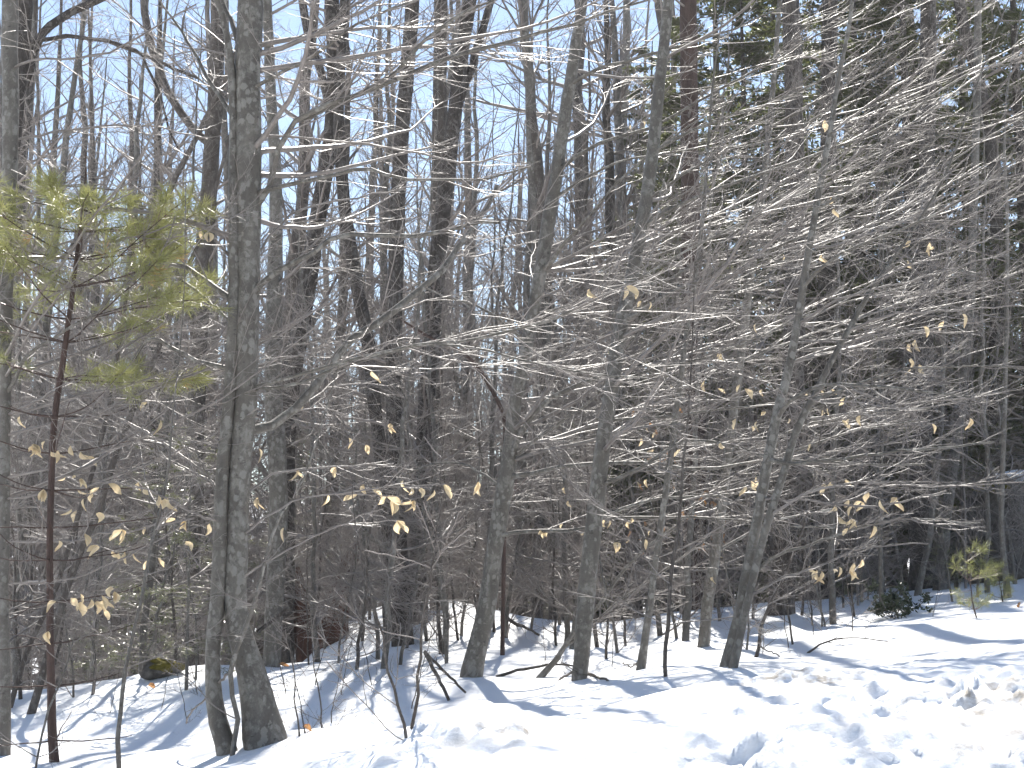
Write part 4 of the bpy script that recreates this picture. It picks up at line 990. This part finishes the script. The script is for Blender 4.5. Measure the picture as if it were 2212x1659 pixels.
def pine_seedling(px, py, H, seed, label, dense=1.0):
    rg2 = np.random.default_rng(seed)
    D = hit(px, py); b = PX(px, py, D); b[2] = float(gh(b[0], b[1]))
    t = empty('pine_seedling', b); tag(t, label, 'pine tree')
    z = np.linspace(-.1, H, 8); C = np.column_stack([np.cumsum(rg2.normal(0, .01, 8)) - z * .12, np.cumsum(rg2.normal(0, .01, 8)), z])
    fin(t, [tubes(C[None], (.009 * np.linspace(1, .3, 8))[None], 6)], 'trunk', M['red'], np.zeros(3))
    n = 22; k = rg2.integers(2, 8, n); a = rg2.uniform(0, 6.28, n); e = rg2.uniform(-.2, .6, n)
    dr = np.stack([np.cos(a) * np.cos(e), np.sin(a) * np.cos(e), np.sin(e)], 1)
    P1, R1 = grow(C[k], dr, rg2.uniform(.25, .55, n) * H, np.full(n, .003), 6, .08, .05, rg2, .5)
    fin(t, [tubes(P1, R1, 4)], 'twigs', M['twig_red'], np.zeros(3), True)
    V, Q = pine_needles(np.concatenate([P1[:, -1], P1[:, -2]]), nrm(np.concatenate([P1[:, -1] - P1[:, -2]] * 2)), int(30 * dense), .085, .003, rg2)
    link('needles', mesh_from('needles', V, Q, False), M['needle'] if dense > .9 else M['hemlock_pale'], t)['kind'] = 'stuff'
pine_seedling(2112, 1334, 0.5, 710, 'knee-high pine seedling with splayed dark stems before the boulder')
pine_seedling(1838, 1305, 0.5, 711, 'small pine seedling on the crest left of the glossy bush', 0.7)
pine_seedling(2052, 1272, 0.45, 712, 'small pine seedling between the decayed trunk and the boulder', 0.7)
pine_seedling(2172, 1300, 0.4, 713, 'small pine seedling hiding the foot of the stem before the boulder', 1.0)
# glossy evergreen bush
def laurel():
    rg2 = np.random.default_rng(720)
    D = hit(1935, 1334); b = PX(1935, 1334, D); b[2] = float(gh(b[0], b[1]))
    t = empty('laurel_bush', b); tag(t, 'low evergreen bush with small glossy dark leaves in the snow', 'bush')
    n = 26; a = rg2.uniform(0, 6.28, n); e = rg2.uniform(.2, 1.3, n)
    dr = np.stack([np.cos(a) * np.cos(e), np.sin(a) * np.cos(e), np.sin(e)], 1)
    P1, R1 = grow(np.tile([0, 0, -.03], (n, 1)) + rg2.normal(0, .03, (n, 3)) * [1, 1, .2], dr, rg2.uniform(.22, .46, n), np.full(n, .004), 6, .12, .0, rg2, .4)
    P2, R2 = children(P1, R1, 90, rg2, lenf=(.3, .6), maxr=.003, K=4, flat=.2, tmin=.3)
    fin(t, [tubes(P1, R1, 4), tubes(P2, R2, 3)], 'twigs', M['brown'], np.zeros(3), True)
    m = 1500; i = rg2.integers(0, 90, m); k = rg2.integers(1, 4, m)
    root = P2[i, k]; d = nrm(rg2.normal(0, 1, (m, 3)) + [0, 0, .4]); side = nrm(np.cross(d, rg2.normal(0, 1, (m, 3))))
    L = rg2.uniform(.028, .055, m)
    V, Q = leaf_quads(root, d, side, L, L * .45)
    link('foliage', mesh_from('foliage', V, Q, False), M['laurel'], t)['kind'] = 'stuff'
laurel()

# ------------------------------------------------------------------ rocks, sticks, leaves
def blob_mesh(name, rx, ry, rz, seed, rough=0.22, sub=4):
    import bmesh
    bm = bmesh.new(); bmesh.ops.create_icosphere(bm, subdivisions=sub, radius=1)
    rg2 = np.random.default_rng(seed); o = rg2.uniform(0, 40, 3)
    for v in bm.verts:
        c = v.co
        n = vn(np.array(c.x * 1.3 + o[0]), np.array(c.y * 1.3 + c.z * 1.7 + o[1])) + .5 * vn(np.array(c.x * 3 + c.z * 2 + o[2]), np.array(c.y * 3.1 + o[0])) + .25 * vn(np.array(c.x * 8 + c.z * 5), np.array(c.y * 8 + o[1]))
        f = 1 + rough * 2 * float(n)
        v.co = (c.x * rx * f, c.y * ry * f, c.z * rz * f)
    me = bpy.data.meshes.new(name); bm.to_mesh(me); bm.free()
    for p in me.polygons: p.use_smooth = True
    return me
b = PX(2165, 1262, 21.0); b[2] = float(gh(b[0], b[1]))
t = empty('boulder', b); tag(t, 'large dark boulder with mossy shoulder and snow on top', 'boulder')
link('rock', blob_mesh('rock', 0.62, 0.6, 0.95, 5), M['rock'], t).location = (0.1, 0.1, 0.5)
link('moss', blob_mesh('moss', 0.24, 0.3, 0.07, 6), M['moss'], t).location = (-0.2, -0.25, 1.26)
link('snow_cap', blob_mesh('snow_cap', 0.36, 0.4, 0.09, 7, .15), M['snow'], t).location = (0.33, 0.1, 1.44)
D = hit(350, 1462); b = PX(350, 1462, D); b[2] = float(gh(b[0], b[1]))
t = empty('mossy_rock', b); tag(t, 'small rock cushioned in yellow-green moss at the top of the snow mound', 'rock')
link('rock', blob_mesh('rock', 0.17, 0.14, 0.08, 15), M['rock'], t).location = (-0.02, 0, 0.05)
link('moss', blob_mesh('moss', 0.13, 0.10, 0.06, 16, .4), M['moss'], t).location = (0.03, -0.03, 0.095)

def stick(pts, label, mat='brown', D=None, lift=0.0):
    D0 = hit(pts[0][0], pts[0][1]); D1 = hit(pts[-1][0], pts[-1][1])
    if D is not None: D0 = D1 = D
    P = np.array([np.concatenate([PX(p[0], p[1], D0 + (D1 - D0) * i / (len(pts) - 1)), [p[2] / 2 / F * D0]]) for i, p in enumerate(pts)])
    C = catmull(P, 12)
    C[1:-1, :3] += rng.normal(0, .004, (10, 3))
    org = C[0, :3].copy()
    t = empty('fallen_branch', org); tag(t, label, 'branch')
    fin(t, [tubes(C[None, :, :3], np.maximum(C[None, :, 3], .002), 7)], 'stem', M[mat], org)
    rg2 = np.random.default_rng(int(pts[0][0]))
    P2, R2 = children(C[None, :, :3], C[None, :, 3], 7, rg2, lenf=(.15, .4), maxr=.004, K=5, flat=.3)
    fin(t, [tubes(P2, R2, 4)], 'twigs', M[mat], org, True)
stick([(970, 1513, 7), (945, 1460, 8), (918, 1408, 9)], 'broken pole propped at a knot, steeper of two crossing poles', 'brown', 11.6)
stick([(1006, 1496, 5), (960, 1450, 6), (916, 1406, 7)], 'thinner broken pole crossing the steeper one at a knot', 'brown', 11.8)
stick([(1072, 1462, 7), (1100, 1452, 7), (1150, 1441, 6), (1200, 1437, 5), (1245, 1440, 4)], 'dark fallen branch lying between the leaning and the straighter beech')
stick([(1265, 1452, 6), (1290, 1462, 5), (1314, 1472, 4)], 'short fallen branch right of the straighter beech foot')
stick([(1207, 1470, 5), (1230, 1456, 5), (1250, 1450, 5)], 'short fallen branch left of the straighter beech foot')
stick([(1744, 1411, 5), (1785, 1386, 4), (1840, 1378, 3), (1920, 1386, 2)], 'thin fallen branch arched over the snow beside the wiry sapling')
stick([(1084, 1324, 7), (1110, 1345, 8), (1140, 1358, 6), (1165, 1372, 5)], 'dark broken branch hanging in the saplings behind the leaning beech', 'dark', 16)
stick([(556, 1366, 8), (590, 1340, 8), (625, 1310, 7)], 'short dark dead branch leaning on the pale blotched beech', 'dark', 13.4)
stick([(640, 905, 14), (690, 960, 14), (730, 1030, 13), (762, 1100, 12), (800, 1160, 10), (850, 1195, 8)], 'pale peeling dead limb hung up slanting among the dark trunks', 'grey', 15.5)

# leaves: a few curled blades, shared by all
def leaf_mesh(name, L, Wd, curl, fold, seed):
    rg2 = np.random.default_rng(seed)
    n = 7; V, Q = [], []
    u = np.linspace(0, 1, n)
    wd = Wd * np.sin(np.pi * np.clip(u, 0.0, 1) ** .85) ** .8 * .5
    wd[0] = .002; wd[-1] = .001
    tw = rg2.choice([-1, 1]) * rg2.uniform(0.8, 2.0)
    for i in range(n):
        a = curl * u[i]
        x0 = math.sin(a) / max(curl, .01) * L if curl else 0
        zc = -L * u[i]; yc = -L * .35 * curl * u[i] ** 2
        c, s = math.cos(tw * u[i]), math.sin(tw * u[i])
        for k in (-1, 0, 1):
            lx = k * wd[i]; ly = abs(k) * wd[i] * fold
            V.append((lx * c - ly * s, yc + lx * s + ly * c, zc))
    for i in range(n - 1):
        for k in range(2):
            q = i * 3 + k; Q.append((q, q + 1, q + 4, q + 3))
    me = mesh_from(name, np.array(V), np.array(Q))
    return me
LEAF = [leaf_mesh('leaf', .09, .046, 1.4, 1.1, 1), leaf_mesh('leaf', .085, .05, -1.8, 1.5, 2), leaf_mesh('leaf', .075, .030, .8, 2.0, 3), leaf_mesh('leaf', .095, .034, 1.9, .9, 4), leaf_mesh('leaf', .08, .036, -1.3, 1.4, 5)]
for me in LEAF: me.materials.append(M['leaf'])
ORLEAF = [m.copy() for m in LEAF[:3]]
for me in ORLEAF: me.materials.clear(); me.materials.append(M['leaf_orange'])
LP = [(1405, 280), (1783, 272), (1798, 465), (1972, 535), (2015, 545), (1690, 562), (1775, 565), (1270, 635), (1352, 630), (1383, 650), (1408, 668), (2080, 695), (2040, 710), (1993, 720), (1962, 755), (1550, 777), (1632, 715), (1968, 790), (1985, 800), (1742, 860), (1798, 852), (1825, 870), (1645, 855), (1655, 905), (1520, 840), (1550, 850), (1600, 847), (1450, 843), (1790, 895), (1858, 913), (1832, 920), (1700, 920), (1625, 935), (1590, 915), (1557, 970), (1750, 980), (1635, 1045), (1640, 1050), (1610, 1065), (1785, 1055), (1792, 1060), (1830, 1050), (1800, 1100), (1805, 1104), (1860, 1097), (1880, 1098), (1898, 1095), (1938, 1085), (1934, 1092), (1845, 1135), (1850, 1137), (1640, 1165), (1650, 1180), (2105, 925), (2095, 930), (2018, 925), (1770, 1240), (1776, 1250), (1768, 1256), (1815, 1257), (1830, 1265), (1795, 1262), (1850, 1225), (1570, 1270), (1575, 1370), (1810, 1130), (1890, 1155), (1385, 960), (1470, 985), (1395, 1055), (1240, 1075), (1360, 1135), (1350, 1155), (1355, 1180), (1230, 1095), (1255, 1160), (1320, 1140), (1140, 1155), (1150, 1215), (1020, 1185), (1200, 1150), (1110, 1210),
      (850, 920), (862, 918), (740, 955), (805, 965), (808, 985), (795, 830), (730, 1030), (612, 1065), (608, 1072), (575, 990), (650, 865), (790, 1060), (870, 1050), (895, 1080), (915, 1105), (855, 1090), (830, 1095), (835, 1100), (960, 1060), (1020, 1070), (1065, 1065), (868, 1120), (890, 1085), (945, 1145), (1000, 1140), (612, 1095), (775, 1080), (700, 1090), (640, 1120), (455, 520), (447, 522), (320, 885), (355, 925),
      (22, 962), (35, 958), (45, 965), (58, 972), (66, 962), (80, 972), (92, 968), (100, 980), (30, 980), (150, 1000), (170, 995), (185, 1045), (205, 1000), (60, 1075), (85, 1075), (52, 1080), (160, 1050), (175, 1050), (200, 1080), (235, 1060), (215, 1070), (122, 1308), (150, 1302), (160, 1312), (170, 1306), (182, 1315), (195, 1305), (205, 1312), (220, 1306), (232, 1312), (245, 1300), (252, 1305), (205, 1185), (215, 1205), (250, 1155), (240, 1150), (290, 1215), (320, 1220), (345, 1218), (380, 1150), (390, 1155), (400, 1155), (455, 1145), (300, 1060), (360, 1085), (345, 1090), (160, 1110), (245, 1230), (252, 1235), (65, 1435), (170, 1115), (180, 1170), (228, 1145), (270, 1210), (310, 1150), (118, 1180)]
KEYS = list(TWIGS)
allpts = np.concatenate([TWIGS[k][1] for k in KEYS]); own = np.concatenate([[i] * len(TWIGS[k][1]) for i, k in enumerate(KEYS)])
pp = project(allpts)
rl = np.random.default_rng(3)
LP = LP + [(px + rl.normal(0, 16), py + rl.normal(0, 12)) for px, py in LP if rl.uniform() < 0.4]
for i, (px, py) in enumerate(LP):
    d2 = (pp[:, 0] - px) ** 2 + (pp[:, 1] - (py - 14)) ** 2
    j = int(np.argmin(d2))
    if d2[j] > 90 ** 2: continue
    t, _, org = TWIGS[KEYS[own[j]]]
    o = bpy.data.objects.new('leaf', LEAF[int(rl.integers(len(LEAF)))])
    COL.objects.link(o); o.parent = t
    o.location = Vector(allpts[j] - org)
    s = rl.uniform(.62, 1.0)
    o.scale = (s, s, s)
    o.rotation_euler = (rl.normal(0, .35), rl.normal(0, .35), rl.uniform(0, 6.28))
# dry orange leaves on a beech sapling further back
rg3 = np.random.default_rng(31)
t = wood_tree('beech_sapling', 3.6, 0.022, 777, 'grey', 'twig_mid', 22, .3, (0, .5), 7, 3, .05, .1, tr=.002)
D = 18.0; x = (1475 - PW / 2) / F * D
t.location = (x, D, float(gh(x, D)))
tag(t, 'small beech sapling still holding many orange leaves behind the straight slim sapling', 'sapling')
cr = [c for c in t.children if c.name.startswith('crown')][0]
cv_ = np.array([v.co[:] for v in cr.data.vertices])
cand = np.nonzero((cv_[:, 2] > .7) & (cv_[:, 2] < 2.6))[0]
for j in rg3.choice(cand, 70, replace=False):
    o = bpy.data.objects.new('leaf', (ORLEAF + LEAF[:1])[int(rg3.integers(4))]); COL.objects.link(o); o.parent = cr
    o.location = Vector(cv_[j]); s = rg3.uniform(.7, 1.0); o.scale = (s, s, s); o.rotation_euler = (rg3.normal(0, .4), rg3.normal(0, .4), rg3.uniform(0, 6.28))
for px, py, lab in [(653, 1582, 'curled orange leaf lying on the snow beside the twin beech foot'), (334, 1494, 'curled orange leaf on the snow below the mossy rock'), (2205, 1311, 'dry brown leaf on the snow before the boulder'), (625, 1447, 'dry brown leaf caught on the snow behind the twin beech')]:
    D = hit(px, py); q = PX(px, py, D)
    o = bpy.data.objects.new('fallen_leaf', ORLEAF[px % 3]); COL.objects.link(o)
    o.location = (q[0], q[1], float(gh(q[0], q[1])) + .03); o.rotation_euler = (1.25, .2, rg3.uniform(0, 6.28))
    tag(o, lab, 'leaf')
# thin haze added in place of lens glare, lifting the darks: one closed box of air round the whole place
hx = bpy.data.meshes.new('haze')
X0, X1, Y0, Y1, Z0, Z1 = -135, 135, -175, 275, -12, 48
hx.from_pydata([(x, y, z) for z in (Z0, Z1) for y in (Y0, Y1) for x in (X0, X1)], [], [(0, 2, 3, 1), (4, 5, 7, 6), (0, 1, 5, 4), (2, 6, 7, 3), (0, 4, 6, 2), (1, 3, 7, 5)])
hm = bpy.data.materials.new('haze'); hm.use_nodes = True; hn = hm.node_tree
hn.nodes.remove(hn.nodes['Principled BSDF'])
pv = hn.nodes.new('ShaderNodeVolumePrincipled')
pv.inputs['Color'].default_value = (1.0, 0.985, 0.97, 1)
pv.inputs['Density'].default_value = 0.0009
pv.inputs['Anisotropy'].default_value = 0.2
hn.links.new(pv.outputs[0], hn.nodes['Material Output'].inputs['Volume'])
ho = link('haze', hx, hm); ho['kind'] = 'stuff'; ho['label'] = 'thin pale haze added to lift the darks of the wood'
# templates never placed are removed
for o in list(bpy.data.objects):
    if o.type == 'EMPTY' and 'label' not in o:
        for c in list(o.children):
            bpy.data.objects.remove(c)
        bpy.data.objects.remove(o)
